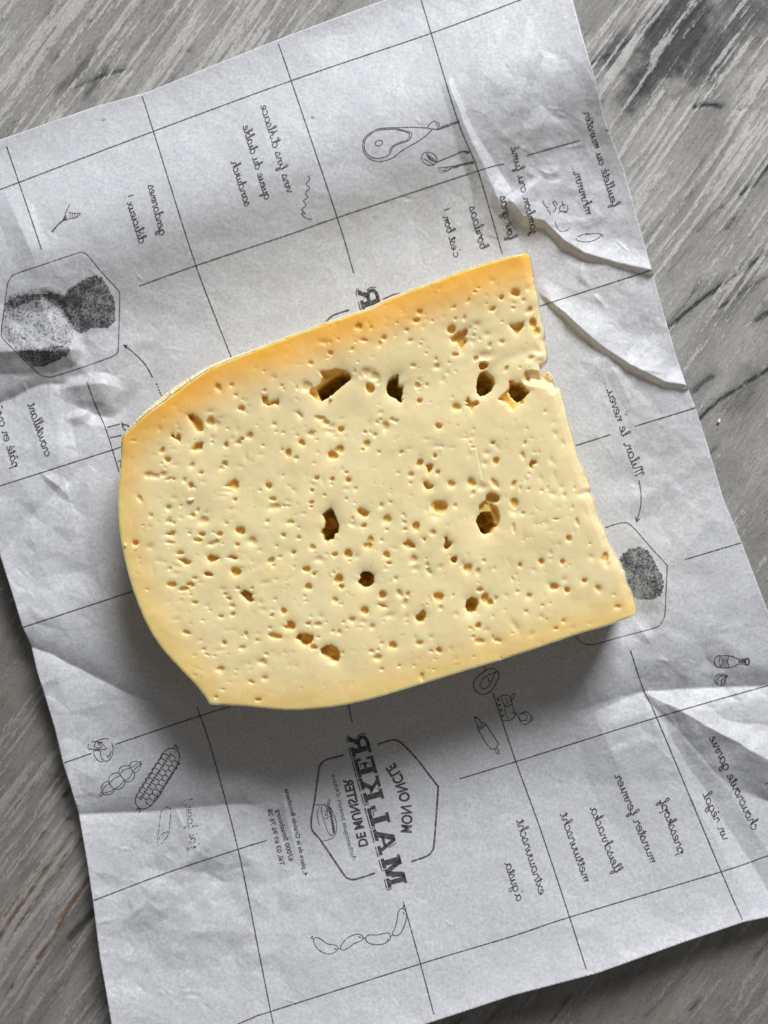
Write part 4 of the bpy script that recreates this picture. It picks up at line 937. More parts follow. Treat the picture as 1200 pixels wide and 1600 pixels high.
# ------------------------------------------------------------------ the cheese
HOLES = {
 (600, 400): "1015 240 16 12 0 s;880 310 14 10 0;848 348 16 12 0;785 430 14 26 20 d;652 488 20 14 -25;1098 395 22 22 0 D;1015 503 36 20 -30 D;1050 565 14 34 10 s;750 588 16 26 0;665 595 18 14 0;332 535 24 28 0 d;302 610 32 22 -10 D;212 700 20 18 0;245 798 24 16 -15;632 693 42 38 0 D;800 680 24 22 0 s;868 648 36 26 0 s;855 690 12 14 0;965 738 32 24 0 s;1105 805 24 22 0;990 840 18 28 0;825 800 28 26 0 s;840 750 16 16 0;895 780 12 12 0;668 922 34 22 0 D;485 970 16 20 0;495 1035 26 26 0;270 1030 28 18 0;240 1033 20 8 0 s;945 935 80 42 0 s;860 960 22 32 25 D;932 1025 44 36 0 DD;1145 1060 18 40 35 D;545 1160 14 30 0 s;330 1160 28 20 0 s;340 835 12 14 0;450 615 16 10 40;365 670 18 12 0 s;355 795 14 8 0;395 915 16 10 20;610 1000 12 10 0;1105 620 14 10 0;0 775 26 24 0 d;175 545 18 8 0 s;715 890 40 30 0 s",
 (760, 400): "270 348 42 36 0 D;385 308 22 24 0 s;345 418 16 16 0;255 445 22 18 0 s;250 492 20 16 0;402 510 28 36 30 d;438 630 36 48 0 D;470 705 36 46 0 d;485 890 32 26 0 s;418 955 32 22 -15 d;520 975 36 22 0 s;315 1045 12 12 0;400 1050 8 12 0;390 1130 22 55 -20 D",
 (400, 480): "962 190 34 30 0 d;1078 200 14 18 0;1010 315 40 16 5 d;1160 350 20 30 0;900 402 20 16 -40;932 333 12 8 0;640 335 44 22 0 s;690 335 20 18 0 s;698 438 26 22 0 d;682 475 20 12 -30;515 530 22 20 0 d;955 515 16 12 0;80 605 12 10 0;170 665 22 16 0 s;242 742 16 14 0;262 770 10 12 0;388 760 14 24 0;82 785 18 16 0;480 745 56 52 0 S;1030 615 62 40 0 S;1110 650 55 46 30 S;1150 700 38 40 0 s;925 605 20 25 0;1070 760 42 46 0 D;985 640 36 40 0 s;170 1098 22 18 0;600 1040 48 24 10 d;650 1080 40 30 20 d;700 1115 42 28 20 s;795 1145 30 28 0 D;690 1165 48 30 0 s;525 1175 36 16 0;1170 985 24 22 0 s;1060 1085 14 36 15 s;1140 1080 18 20 0;1165 1055 16 14 0;1022 1170 16 14 0 D;1072 1172 10 14 0;782 1060 10 40 -15 s;800 1045 20 14 0 s;385 865 18 14 30 s;1090 470 22 10 0 s;405 545 34 6 0 s",
 (200, 560): "850 278 28 36 -25 d;975 255 20 18 0;1012 347 18 16 0;1100 400 18 14 0 s;1065 470 34 26 0 D;1105 505 18 14 0 s;1130 450 12 14 0 s;775 503 36 20 0 s;775 595 44 40 0 d;835 620 32 36 0 s;480 670 16 18 0 s;465 622 12 16 0 s;322 865 20 34 30 D;370 950 26 28 0 D;600 1003 22 28 25 d;685 1072 20 18 0 D;530 1143 20 24 20;590 1185 24 22 0 D;190 1095 44 32 0 m;255 1105 60 26 0 m;325 1090 36 28 0 m;380 1130 36 14 -15 d;427 1130 14 14 0 D;792 745 18 22 0 s;790 788 14 16 0;918 810 22 26 0 D;1140 725 32 32 0 d;1068 755 20 18 0 D;1040 785 22 24 0 D;975 750 16 18 0 s;905 990 30 28 0 d;880 1025 28 24 0 d;1105 925 18 36 0 s;1025 672 14 22 0 s;935 662 14 10 0;865 565 24 14 0 s;565 790 12 20 0 s;625 768 12 10 0;430 848 18 8 0 s;440 1000 30 14 0 s;355 1025 10 10 0;315 985 10 10 0;55 773 30 8 0;1055 1015 20 14 0 s;700 1160 24 10 0 s;910 930 30 8 0 s;300 665 16 18 0 s",
 (600, 560): "330 205 28 22 0 s;312 255 28 36 0 d;325 305 24 18 0 s;400 250 16 18 0;550 200 20 32 -10 s;332 398 26 24 0 D;275 365 12 26 -25 s;678 455 38 36 0 d;512 636 32 28 0 D;75 573 24 20 0 d;112 588 20 20 0;15 640 38 42 0 m;160 883 24 20 -30;235 848 16 12 0 s;478 915 20 20 0 D;515 890 12 24 0 s;500 825 46 16 0 s;540 825 14 14 0;335 980 36 30 -50 D;503 1068 20 26 0 D;130 1073 16 12 -20;250 1090 26 26 0 d;245 1168 14 14 0;1050 962 28 38 0 D;1020 793 22 18 0 D;1060 830 14 30 -35 s;965 890 30 24 0 s;760 745 40 14 0 s;820 735 24 14 0 s;760 705 12 16 0 s;840 835 24 12 0;940 985 30 24 0 s;1065 330 18 22 0 s;640 365 10 16 0;390 760 20 12 0 s;690 632 8 12 0;595 135 16 14 0 s;670 120 12 8 0;890 960 18 110 -12 s;800 900 16 24 0 s",
 (760, 560): "550 498 14 14 0;645 705 20 22 0 s;720 795 20 26 0 s;685 500 18 40 0 s;360 795 12 24 25 D;340 910 20 38 -15 d;605 950 20 32 -20 s;635 980 14 20 -30 s;445 880 18 16 0 s;490 882 10 18 0;640 1100 16 38 -15 s;510 1125 16 32 -15 s;400 1080 12 18 0;370 1135 16 20 0 s;80 1175 26 62 -38 d;255 1180 20 34 20 D;105 330 20 22 0 s",
 (400, 660): "302 287 28 36 0 D;245 258 14 18 0;380 335 20 22 0 d;430 190 26 32 -30 D;515 105 34 26 0 d;387 123 12 12 0;65 218 16 12 0;40 298 18 14 0 s;255 97 14 12 0;188 88 12 10 0;720 305 46 42 0 D;780 255 38 48 35 d;740 130 36 14 0 s;1038 203 34 36 0 d;1003 253 18 14 0 D;1115 118 18 22 0;1152 280 18 16 0;545 383 14 10 0;570 165 12 10 0;840 133 14 16 0 s;575 280 18 14 0 s;568 523 24 20 0 D;628 545 16 32 0 s;715 533 24 20 0 D;708 578 16 16 0;535 585 30 20 25 s;525 637 18 18 0 D;642 683 18 16 0;848 470 18 12 0 D;807 440 18 16 0 s;865 542 26 24 0 D;845 624 22 18 0 s;932 622 16 18 0;848 718 16 14 0;118 595 32 28 0 D;35 638 12 12 0;158 718 34 20 0 D;170 795 58 32 -15 m;260 785 24 14 0;300 785 18 14 0;300 738 26 16 0 s;520 752 24 18 0 D;515 790 18 16 0 D;355 635 24 18 30 s;310 600 16 14 0 s;445 855 28 14 0 s;107 930 22 18 0;320 937 36 22 0 d;95 997 24 10 0 s;402 985 16 10 0;258 1057 24 20 0 D;400 1080 20 16 0 D;195 1160 14 12 0;582 905 14 18 0 s;902 905 16 20 0;890 950 44 26 15 s;1010 970 28 22 -10 D;1172 780 20 22 0;1070 1105 30 40 20 d;1050 1155 36 34 0 D;1178 1105 14 14 0;530 1172 30 28 0 d;925 755 10 8 0;1110 1060 8 10 0",
 (200, 740): "945 165 60 22 0 s;1003 245 18 18 0 D;895 210 40 12 0 s;590 115 24 26 0 D;625 130 12 14 0;110 235 20 40 -35 d;378 322 30 26 0 d;430 230 22 16 0 s;215 393 20 18 0;495 302 12 14 0;650 345 18 22 25 d;605 390 24 18 0 D;575 393 20 10 0;730 370 20 28 45 s;705 440 46 40 0 m;380 445 26 22 0 d;425 465 20 16 0;490 415 16 14 0 s;140 488 14 10 0;200 498 18 14 0 s;692 570 34 22 0 D;655 625 46 20 8 D;390 648 46 16 5 d;857 567 32 22 0 D;797 552 16 10 0;795 655 55 22 -12 d;830 635 24 16 0 D;885 657 10 10 0;1055 535 44 40 0 D;1165 635 46 38 0 m;1025 667 22 18 0 D;920 467 18 14 0;905 445 18 10 0 s;575 560 20 16 0;580 535 20 10 0 s;65 652 28 26 25 D;205 688 34 26 0 s;487 745 36 20 0 D;645 770 14 12 0 s;465 870 44 18 12 s;290 820 24 14 0 s;340 832 24 14 0 s;390 893 16 18 0;448 937 30 16 0 s;750 943 44 20 15 DD;1012 920 48 42 0 D;1065 885 18 10 0;985 740 26 8 0 s;1035 738 18 8 0 s;660 837 18 6 0 s;410 1042 48 26 0 D;622 985 26 18 0;600 1012 28 10 0;585 1043 40 24 0 D;525 1080 52 24 -8 D;570 1105 22 18 0 s;520 1135 40 12 0 s;672 1022 22 12 0 s;585 1140 14 10 0;885 1085 24 18 0 s;912 1135 22 16 0;945 1172 28 16 10 D;1030 1078 24 20 0;1163 1075 14 14 0 D;180 1088 18 10 0;1135 895 10 12 0 s;235 915 10 22 0 s;962 335 24 14 0 s",
 (580, 740): "367 90 14 14 0;500 75 30 20 0 s;750 100 38 34 0 d;940 85 46 40 20 d;955 185 18 32 20;178 182 18 16 0 s;95 300 20 22 0 d;178 270 16 14 0;785 302 20 24 0;520 335 18 40 -15 s;640 315 76 72 0 m;645 310 58 60 0 D;615 395 50 38 0 s;890 405 18 34 10 s;922 350 6 16 0;148 430 44 38 0 d;118 458 14 14 0 D;145 525 16 14 0;300 385 16 14 0;315 410 16 18 0 s;308 455 18 20 0;315 525 22 18 0;420 495 34 42 20 D;577 552 26 28 0 d;97 627 16 16 0;30 580 8 10 0;143 762 36 28 30 D;165 840 22 18 0 D;395 805 40 36 0 m;415 895 34 28 0 s;135 890 30 20 0 s;518 797 10 8 0;525 858 16 24 0;540 920 22 36 -25 d;650 875 22 22 0 s;740 768 20 18 0 s;778 808 28 32 -30 DD;905 890 42 46 -20 d;860 855 28 34 0 s;1000 920 24 32 0 d;1055 820 18 20 0;1105 905 10 20 0 s;1148 890 16 16 0 s;230 985 18 20 0;180 1010 14 14 0 s;1035 770 16 10 0 s;105 1138 36 36 0 D;265 1125 24 44 -30 d;343 1133 18 26 0 D;632 1155 52 38 15 D;1018 1090 34 22 0 D;765 1142 12 16 0;1040 125 40 36 0 s;1135 235 62 58 0 D;210 700 24 12 20 s",
 (760, 740): "318 140 12 28 0;397 147 14 14 0;515 160 18 14 0;575 137 12 20 0;703 125 16 18 0 s;827 135 12 18 0;733 203 16 22 0;885 190 46 24 0 s;175 222 16 26 0 s;265 280 38 56 0 d;262 350 46 38 0 s;340 372 18 18 0;255 510 16 50 -8 d;190 528 10 12 0;650 428 26 10 0 D;460 475 16 20 0 s;505 475 30 12 -10 s;560 465 18 30 0 s;850 455 18 38 -15 d;770 608 24 32 -15 D;345 580 12 36 0 s;345 620 16 18 0 s;385 600 16 10 0 s;600 537 20 10 0 s;970 657 12 12 0;985 783 26 24 0 s;1115 790 36 48 0 d;1130 850 30 30 0 s;130 700 30 8 0 s;210 828 10 30 -25 s;315 858 20 22 0 D;517 825 26 30 0 D;712 830 22 26 0 D;600 745 20 20 0 s;605 800 18 14 0 s;585 800 6 10 0;445 905 16 16 0 s;276 945 8 10 0;245 990 12 22 -20;635 1060 40 34 20 D;600 1050 30 36 0 s;730 995 26 22 0 s;758 1093 27 27 0 D;920 1005 24 24 0 D;1050 1080 28 34 -30 d;290 1108 16 18 0;400 1150 28 26 0 d;185 1145 20 16 0 s;820 545 12 22 0 s;680 668 14 12 0 s;452 300 6 18 -10;474 330 6 16 -45;805 315 12 18 0;680 315 12 12 0 s;940 385 8 26 -40 s;620 190 40 20 20 s",
 (400, 840): "195 82 12 12 0;35 120 24 18 0 s;350 140 24 20 0 D;223 182 20 16 0;140 215 36 24 -25 D;160 263 18 14 0;357 275 10 10 0;560 150 20 16 0 s;655 155 28 20 0 s;738 160 28 22 0 D;590 205 44 30 0 s;865 152 40 38 0 D;878 222 14 14 0;940 180 38 26 -30 s;1065 278 26 14 0;472 298 34 30 0 D;543 342 18 18 0 D;568 328 8 8 0 D;728 332 16 14 0;770 305 22 10 0 s;775 388 42 40 0 D;692 373 16 14 0 s;800 460 26 24 0 D;490 462 36 28 0 D;460 475 20 16 0 s;285 402 12 6 0;185 395 20 16 0 s;85 425 42 18 -8 s;865 520 14 14 0 s;900 548 14 16 0 s;742 588 28 28 0 d;770 618 18 16 0 s;803 625 12 14 0;457 553 14 12 0;465 598 16 6 0 D;178 580 14 14 0;40 605 22 20 0 s;75 680 36 16 25 s;160 675 26 12 0 s;150 730 18 18 0 D;258 690 28 28 0 D;1020 685 34 40 -15 D;820 790 12 16 0 D;605 740 22 18 0 s;515 742 14 10 0;578 815 34 24 0 d;490 808 24 18 0 D;520 830 16 20 -30 s;657 793 10 10 0;720 880 16 16 0;778 888 20 24 0;850 850 10 10 0;900 772 28 28 0 d;1000 790 34 22 0 s;980 840 20 14 0 s;1087 838 24 28 20;128 848 20 16 0;25 905 24 14 0 s;175 922 68 28 10 D;10 965 18 18 0;537 1027 38 26 15 D;580 935 20 16 0;810 1083 16 24 0;1180 993 18 16 0;1080 1068 24 18 0;1143 1055 12 12 0;1145 1125 32 28 0 d;100 1095 22 14 20;200 1105 20 8 0 s;150 1075 16 8 0 s;270 1080 16 10 0 s;340 1075 16 8 0 s;50 1165 40 22 0 s;725 1150 56 42 20 s",
 (220, 920): "505 130 28 16 0 D;620 160 20 18 0 s;645 204 16 10 0;797 53 20 14 0;855 163 24 20 0;750 260 24 16 0 D;863 240 24 18 -25 D;580 297 20 10 0;332 288 22 12 0 s;425 412 34 20 15 D;455 425 16 10 0;590 570 20 16 0;620 618 30 8 20 D;740 578 40 16 -10 s;690 630 18 10 0;780 507 24 22 0 D;985 425 16 30 0 D;998 457 12 10 0;950 555 32 22 0 d;860 385 20 10 0 s;805 393 20 8 0 s;750 755 40 26 0 d;755 785 14 14 0;545 755 36 10 20 s;1035 873 32 14 20 D;1160 838 32 20 0 d;1140 690 44 30 0 m;1005 705 18 12 0 s;770 945 24 10 10;705 1018 20 14 0;1100 1042 26 16 0 D;830 873 16 6 0;560 485 14 10 0;375 108 14 14 0 s;895 762 16 8 0;1175 615 22 14 0;500 625 14 8 0;820 617 10 8 0",
 (580, 900): "317 255 22 40 10 d;170 370 46 26 -10 s;118 428 8 8 0 D;327 383 24 20 0 s;555 230 20 34 0 s;527 270 8 12 0 D;650 298 20 24 0;798 358 20 20 0 s;12 478 20 24 0;1065 210 36 46 0 D;1112 245 30 36 0 D;1165 215 20 26 0;1140 378 10 12 0;1003 468 28 28 0 D;930 490 14 14 0;965 510 18 22 0 s;1080 505 24 20 0 s;955 572 18 16 0;1015 612 48 24 5 d;1140 580 14 28 0 d;1185 605 38 20 10 d;203 650 36 34 0 D;452 632 32 28 0 d;410 582 16 18 0 s;100 632 18 16 0;635 697 28 26 0 D;745 682 16 24 0 s;560 705 18 14 0;560 575 16 16 0 s;62 765 36 30 0 d;10 708 14 16 0;65 695 12 12 0;100 875 18 16 0;262 845 16 14 0;398 843 12 10 0;475 945 20 44 -5 d;588 880 18 8 0",
 (800, 860): "130 575 18 20 0;285 517 14 14 0;275 620 20 18 0 s;482 665 22 18 0;410 733 20 14 0 D;185 785 30 20 -30 s;570 725 18 10 0 s;725 687 18 10 0 s;30 710 26 60 -35 s;990 530 30 20 -15 d;957 417 12 10 0"}
# irregular torn holes: outline, depth and wall width in pixels
POLY = [
 ((600, 400), 15, 4, "620 770 650 745 700 715 735 705 760 685 785 690 780 740 760 760 785 790 770 820 745 840 735 880 715 880 695 830 680 810 640 805"),
 ((760, 400), 14, 4, "205 640 260 640 355 615 345 670 290 738 245 690"),
 ((400, 480), 11, 3, "55 860 60 835 110 835 110 870 130 900 160 880 210 860 220 900 210 925 170 910 130 925 105 925 65 905"),
 ((400, 480), 22, 7, "500 785 520 755 560 745 600 720 625 660 595 605 690 595 745 578 840 595 890 640 890 680 840 720 760 780 700 840 620 880 560 870 505 820"),
 ((400, 480), 100, 5, "560 760 640 700 720 640 800 605 870 625 885 665 840 715 760 780 690 845 615 880 590 840"),
 ((400, 480), 5, 3, "370 985 400 975 425 1005 440 1030 425 1050 390 1010"),
 ((200, 560), 17, 5, "560 530 610 520 660 550 700 600 712 660 700 685 645 690 600 610 570 570"),
 ((200, 560), 11, 3, "400 735 420 700 440 740 470 705 495 735 490 790 455 765"),
 ((200, 560), 13, 5, "595 850 625 800 680 780 705 795 695 855 615 868"),
 ((600, 560), 92, 4, "20 265 40 210 80 165 125 150 140 165 135 240 180 255 180 330 160 370 175 380 160 415 135 400 110 375 60 355 25 315"),
 ((600, 560), 84, 5, "880 180 905 130 940 108 1000 150 1035 190 1040 240 1010 300 950 345 900 350 875 320 870 250"),
 ((600, 560), 11, 3, "755 405 790 360 820 410 880 390 895 425 850 450 820 500 805 460 760 435 790 420"),
 ((600, 560), 16, 3, "390 1000 430 990 460 1000 455 1040 430 1070 410 1085 405 1030"),
 ((760, 560), 16, 4, "110 380 160 330 210 280 215 210 250 200 265 225 330 225 390 290 410 320 350 385 350 415 300 440 260 480 225 470 190 420"),
 ((760, 560), 62, 4, "250 230 330 225 405 310 350 385 290 410 235 355 215 300"),
 ((760, 560), 13, 3, "400 1000 425 950 470 955 470 980 440 1000 435 1035 405 1020"),
 ((400, 660), 74, 4, "625 860 660 825 695 805 720 825 750 890 775 960 770 1035 735 1050 730 1090 690 1105 665 1120 635 1100 625 1060 612 1030 615 1000 640 980 645 930 630 880"),
 ((400, 660), 12, 5, "945 815 970 800 1030 815 1060 845 1045 885 1015 895 980 870 950 845"),
 ((200, 740), 10, 4, "900 115 995 50 1030 75 1035 125 1015 155 960 135"),
 ((200, 740), 8, 4, "345 570 400 540 440 530 440 560 420 595 395 585"),
 ((200, 740), 11, 4, "470 805 530 790 590 830 570 858 530 860 500 830"),
 ((200, 740), 14, 4, "735 775 770 762 820 765 858 797 810 825 770 845 740 810"),
 ((200, 740), 10, 4, "925 785 970 760 1020 780 1030 805 990 810"),
 ((220, 920), 22, 3, "935 40 965 10 1050 50 1040 80 1060 110 1020 130 985 105 950 75"),
 ((580, 740), 12, 4, "490 80 520 70 550 95 585 110 580 140 530 155 495 130"),
 ((580, 740), 12, 4, "300 660 340 620 385 645 415 670 410 700 350 705 320 690"),
 ((580, 740), 6, 2, "475 605 515 605 500 640"),
 ((580, 740), 20, 3, "690 600 710 588 725 625 755 655 725 710 695 717 678 690 692 650"),
 ((580, 740), 16, 5, "1010 300 1070 250 1140 270 1190 330 1210 400 1200 470 1180 500 1130 540 1010 380"),
 ((580, 740), 88, 4, "985 450 1000 395 1050 355 1135 355 1165 420 1180 490 1140 520 1130 550 1075 578 1030 550 1015 510"),
 ((400, 840), 60, 4, "975 350 1000 318 1060 320 1108 355 1105 430 1060 465 1010 470 970 440 950 410 980 385"),
 ((400, 840), 13, 4, "250 830 290 820 290 785 330 780 365 810 370 850 340 870 280 860"),
 ((400, 840), 24, 4, "372 945 395 905 460 895 535 920 535 960 510 1000 480 1015 440 1010 410 970"),
 ((400, 840), 27, 5, "605 1045 650 1015 700 1003 750 1030 785 1080 785 1130 770 1175 720 1160 660 1125 610 1085"),
 ((580, 900), 8, 3, "60 265 90 255 125 260 148 295 100 300 65 275"),
 ((580, 900), 20, 4, "415 375 445 355 490 315 510 350 510 385 490 425 450 440 420 410"),
 ((580, 900), 34, 4, "885 300 895 230 940 200 995 220 1005 260 985 330 940 350 905 340"),
]
CS = 1.0
cgu = np.arange(178, 1004, CS); cgv = np.arange(390, 1116, CS)
CU, CV = np.meshgrid(cgu, cgv)
depth = np.zeros_like(CU)        # metres are applied later; pixels here
skirt = np.zeros_like(CU)
hr = random.Random(5)
def carve(x, y, a, b, ang, kind):
    mn = min(a, b)
    k, pw = {'': (.95, 2.6), 's': (.48, 2), 'S': (.55, 2), 'm': (.72, 2.2), 'd': (1.05, 2.6), 'D': (1.5, 3.6), 'DD': (2.8, 5)}[kind]
    dep = k * mn
    R = max(a, b) * 1.2 + 5 * (1.3 + .34 * mn)
    i0 = max(0, int(x - R - cgu[0])); i1 = min(len(cgu), int(x + R - cgu[0]) + 2); j0 = max(0, int(y - R - cgv[0])); j1 = min(len(cgv), int(y + R - cgv[0]) + 2)
    if i1 <= i0 or j1 <= j0: return
    uu = CU[j0:j1, i0:i1] - x; vv = CV[j0:j1, i0:i1] - y
    c, s = math.cos(math.radians(ang)), math.sin(math.radians(ang))
    r = np.hypot((uu * c + vv * s) / a, (-uu * s + vv * c) / b)
    th = np.arctan2(vv, uu); ph = hr.uniform(0, 6.28); ph2 = hr.uniform(0, 6.28)
    r = r * (1 + .07 * np.sin(2 * th + ph) + .06 * np.sin(3 * th + ph2)) + .05 * fbm(uu / 3 + x, vv / 3 + y, 3, 2)
    f = dep * np.sqrt(np.clip(1 - np.clip(r, 0, 1) ** pw, 0, 1))
    depth[j0:j1, i0:i1] = np.maximum(depth[j0:j1, i0:i1], f)
    rr = (r - 1) * mn
    skirt[j0:j1, i0:i1] = np.maximum(skirt[j0:j1, i0:i1], min(2.0, .20 * mn + .15) * np.exp(-np.clip(rr, 0, 99) / (1.3 + .34 * mn)))
for (ox, oy), txt in HOLES.items():
    for hd in txt.split(';'):
        t = hd.split()
        x, y, a, b, an = [float(v) for v in t[:5]]
        carve(ox + x / 6, oy + y / 6, a / 6 + .15, b / 6 + .15, an, t[5] if len(t) > 5 else '')
for (ox, oy), dep, w, txt in POLY:
    t = [float(v) for v in txt.split()]
    pts = [(ox + t[k] / 6, oy + t[k + 1] / 6) for k in range(0, len(t), 2)]
    P = np.array(pts); mg = 8 + 4.5 * (3 + dep * .10); lo = P.min(0) - mg; hi = P.max(0) + mg
    i0, j0 = np.maximum(0, (lo - [cgu[0], cgv[0]]).astype(int)); i1 = min(len(cgu), int(hi[0] - cgu[0])); j1 = min(len(cgv), int(hi[1] - cgv[0]))
    uu = CU[j0:j1, i0:i1]; vv = CV[j0:j1, i0:i1]
    d, _, _, _, _ = seg_dist(uu, vv, pts, True)
    d = np.where(inside(uu, vv, pts), d, -d) + .9 * fbm(uu / 4, vv / 4, 5, 3)
    q_ = np.clip(d / w, 0, 1)
    f = dep * (1 - (1 - q_) ** 2) ** .5 * (.88 + .26 * fbm(uu / 11, vv / 11, 8, 2))
    depth[j0:j1, i0:i1] = np.maximum(depth[j0:j1, i0:i1], np.where(d > 0, f, 0))
    skirt[j0:j1, i0:i1] = np.maximum(skirt[j0:j1, i0:i1], min(4.0, 1.1 + dep * .055) * np.exp(-np.clip(-d, 0, 99) / (3.0 + dep * .10)))
# pinholes scattered over the paste
for _ in range(900):
    x = hr.uniform(200, 980); y = hr.uniform(430, 1090)
    a = hr.choice((.6, .7, .9, 1.1, 1.1, 1.4, 1.8)); carve(x, y, a * hr.uniform(.8, 1.5), a, hr.uniform(0, 180), hr.choice(('s', '', 's')))
rd, _, _, _, rt = seg_dist(CU, CV, spline(RIND, 8))
cd, _, _, _, _ = seg_dist(CU, CV, spline(CUT, 6))
od = np.minimum(rd, cd)
rimv = sstep(2.6, 1.0, rd) * np.clip(.45 + 1.0 * fbm(CU / 9, CV / 9, 10, 3), 0, .9)
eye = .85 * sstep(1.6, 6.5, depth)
top = -np.maximum(depth, skirt)
top += 2.5 * fbm(CU / 75, CV / 75, 4, 2) + .55 * fbm(CU / 20, CV / 20, 6, 2) + .03 * vnoise(CU / 2.5, CV / 2.5, 7)
top += 9 * sstep(650, 470, CV + .34 * (CU - 600))
d_, _, _, s_, t_ = seg_dist(CU, CV, spline([(752, 590), (790, 562), (825, 548), (856, 540)], 6))
top -= 1.5 * np.exp(-(d_ / 9) ** 2) * sstep(0, .25, t_)
d_, _, _, s_, t_ = seg_dist(CU, CV, [(742, 700), (752, 750)])
top += 1.0 * np.exp(-(d_ / 1.6) ** 2)
top -= 2.2 * np.clip(1 - od / 3.5, 0, 1) ** 2                      # softened rim
top -= 6.5 * np.clip(1 - cd / 15, 0, 1) ** 1.5 * (.75 + .5 * fbm(CU / 26, CV / 26, 2, 2) + .15 * fbm(CU / 6, CV / 6, 3, 2))
d_, _, _, _, _ = seg_dist(CU, CV, [(828, 590), (846, 592), (864, 597)])
top -= 11 * np.clip(1 - d_ / 13, 0, 1) ** .9 * (.8 + .35 * fbm(CU / 8, CV / 8, 3, 2))   # crumbled ledge by the notch
top = np.maximum(top, -138)
near = (.8 + .2 * sstep(640, 520, CV + .34 * (CU - 500))) * np.exp(-(rd / (42 + 16 * sstep(640, 520, CV + .34 * (CU - 500)))) ** 2.1) * np.clip(1.0 + .18 * fbm(CU / 60, CV / 60, 9, 2), 0, 1)
ripe = np.clip(sstep(700, 560, CV + .34 * (CU - 500)) * .9 + .10, 0, 1)
cx_, cy_ = CU[:-1, :-1] + .5, CV[:-1, :-1] + .5
keep = inside(cx_, cy_, OUT)
fc = grid_cells(len(cgu), len(cgv), keep)[:, ::-1]
used, fc = compact(fc, CU.size)
uu = CU.ravel()[used]; vv = CV.ravel()[used]; hh = top.ravel()[used]; aa = near.ravel()[used]; bb = ripe.ravel()[used]; ee = eye.ravel()[used]; gg = rimv.ravel()[used]; rr = rd.ravel()[used]; cdv = cd.ravel()[used]
loop = np.array(boundary_loop(fc))
_, bx, by, _, _ = seg_dist(uu[loop], vv[loop], OUT, True)
uu[loop] = bx; vv[loop] = by
SK = S * KT
def cheese_pt(u, v, z): return np.stack([(u - 600) * SK, (800 - v) * SK, z], -1)
co = cheese_pt(uu, vv, H_TOP + hh * S)
# side walls: levels below the rim, outward offset by a swelling rind or a ragged cut
lu, lv, lz = uu[loop], vv[loop], H_TOP + hh[loop] * S
du = np.roll(lu, -4) - np.roll(lu, 4); dv = np.roll(lv, -4) - np.roll(lv, 4)
ln = np.hypot(du, dv) + 1e-9
nu, nv = dv / ln, -du / ln
if np.mean(nu * (lu - 590) + nv * (lv - 760)) < 0: nu, nv = -nu, -nv
for _ in range(2):
    k7 = np.ones(7) / 7
    nu = np.convolve(np.r_[nu[-3:], nu, nu[:3]], k7, 'valid'); nv = np.convolve(np.r_[nv[-3:], nv, nv[:3]], k7, 'valid')
is_r = rr[loop] < cdv[loop]
lowside = sstep(690, 760, lv) * is_r
bul = np.where(is_r, 2.5 - 3.6 * lowside, 5.0)
_, _, _, _, tl = seg_dist(lu, lv, spline(RIND, 8))
corner = np.exp(-((lu - 265) / 90) ** 2 - ((lv - 615) / 80) ** 2)
bul = bul + np.where(is_r, 11 * corner + 3.0 * np.exp(-((lu - 400) / 90) ** 2 - ((lv - 545) / 60) ** 2) + 2.5 * np.exp(-((lu - 600) / 120) ** 2 - ((lv - 470) / 70) ** 2) , 0)
levels = np.array([0, .03, .08, .16, .3, .45, .6, .75, .88, .97, 1.0])
prof = np.array([0, .32, .62, .88, 1.05, 1.1, 1.05, .9, .7, .35, .1])
nl = len(loop); base = len(co)
vs = [co]; fcs = [fc]; at1 = [aa]; at2 = [bb]; at3 = [ee]; at4 = [gg]
prev = loop
sL = np.arange(nl)
for q_, pf in zip(levels[1:], prof[1:]):
    off = bul * pf + np.where(is_r, .5, 1.3) * fbm(sL / 9, np.full(nl, q_ * 14), 3, 3)
    z = lz + (Z_PAPER + .00015 - lz) * q_
    vs.append(cheese_pt(lu + nu * off, lv + nv * off, z))
    cur = base + np.arange(nl); base += nl
    fcs.append(np.stack([prev, np.roll(prev, -1), np.roll(cur, -1), cur], 1)); prev = cur
    at1.append(aa[loop]); at2.append(bb[loop]); at3.append(0 * bb[loop]); at4.append(np.where(is_r, .15, 0.))
F_all = np.vstack(fcs); V_all = np.vstack(vs)
cheese = bpy.data.objects.new('cheese_wedge', None); COL.objects.link(cheese)
tag(cheese, 'thick pale yellow semi-hard cheese wedge full of small holes, rounded at one end', 'cheese')
body = mesh_obj('cheese_paste', V_all, F_all, M_CHEESE, cheese, attrs=dict(rind_near=np.concatenate(at1), ripe=np.concatenate(at2), eye=np.concatenate(at3), rim=np.concatenate(at4)))
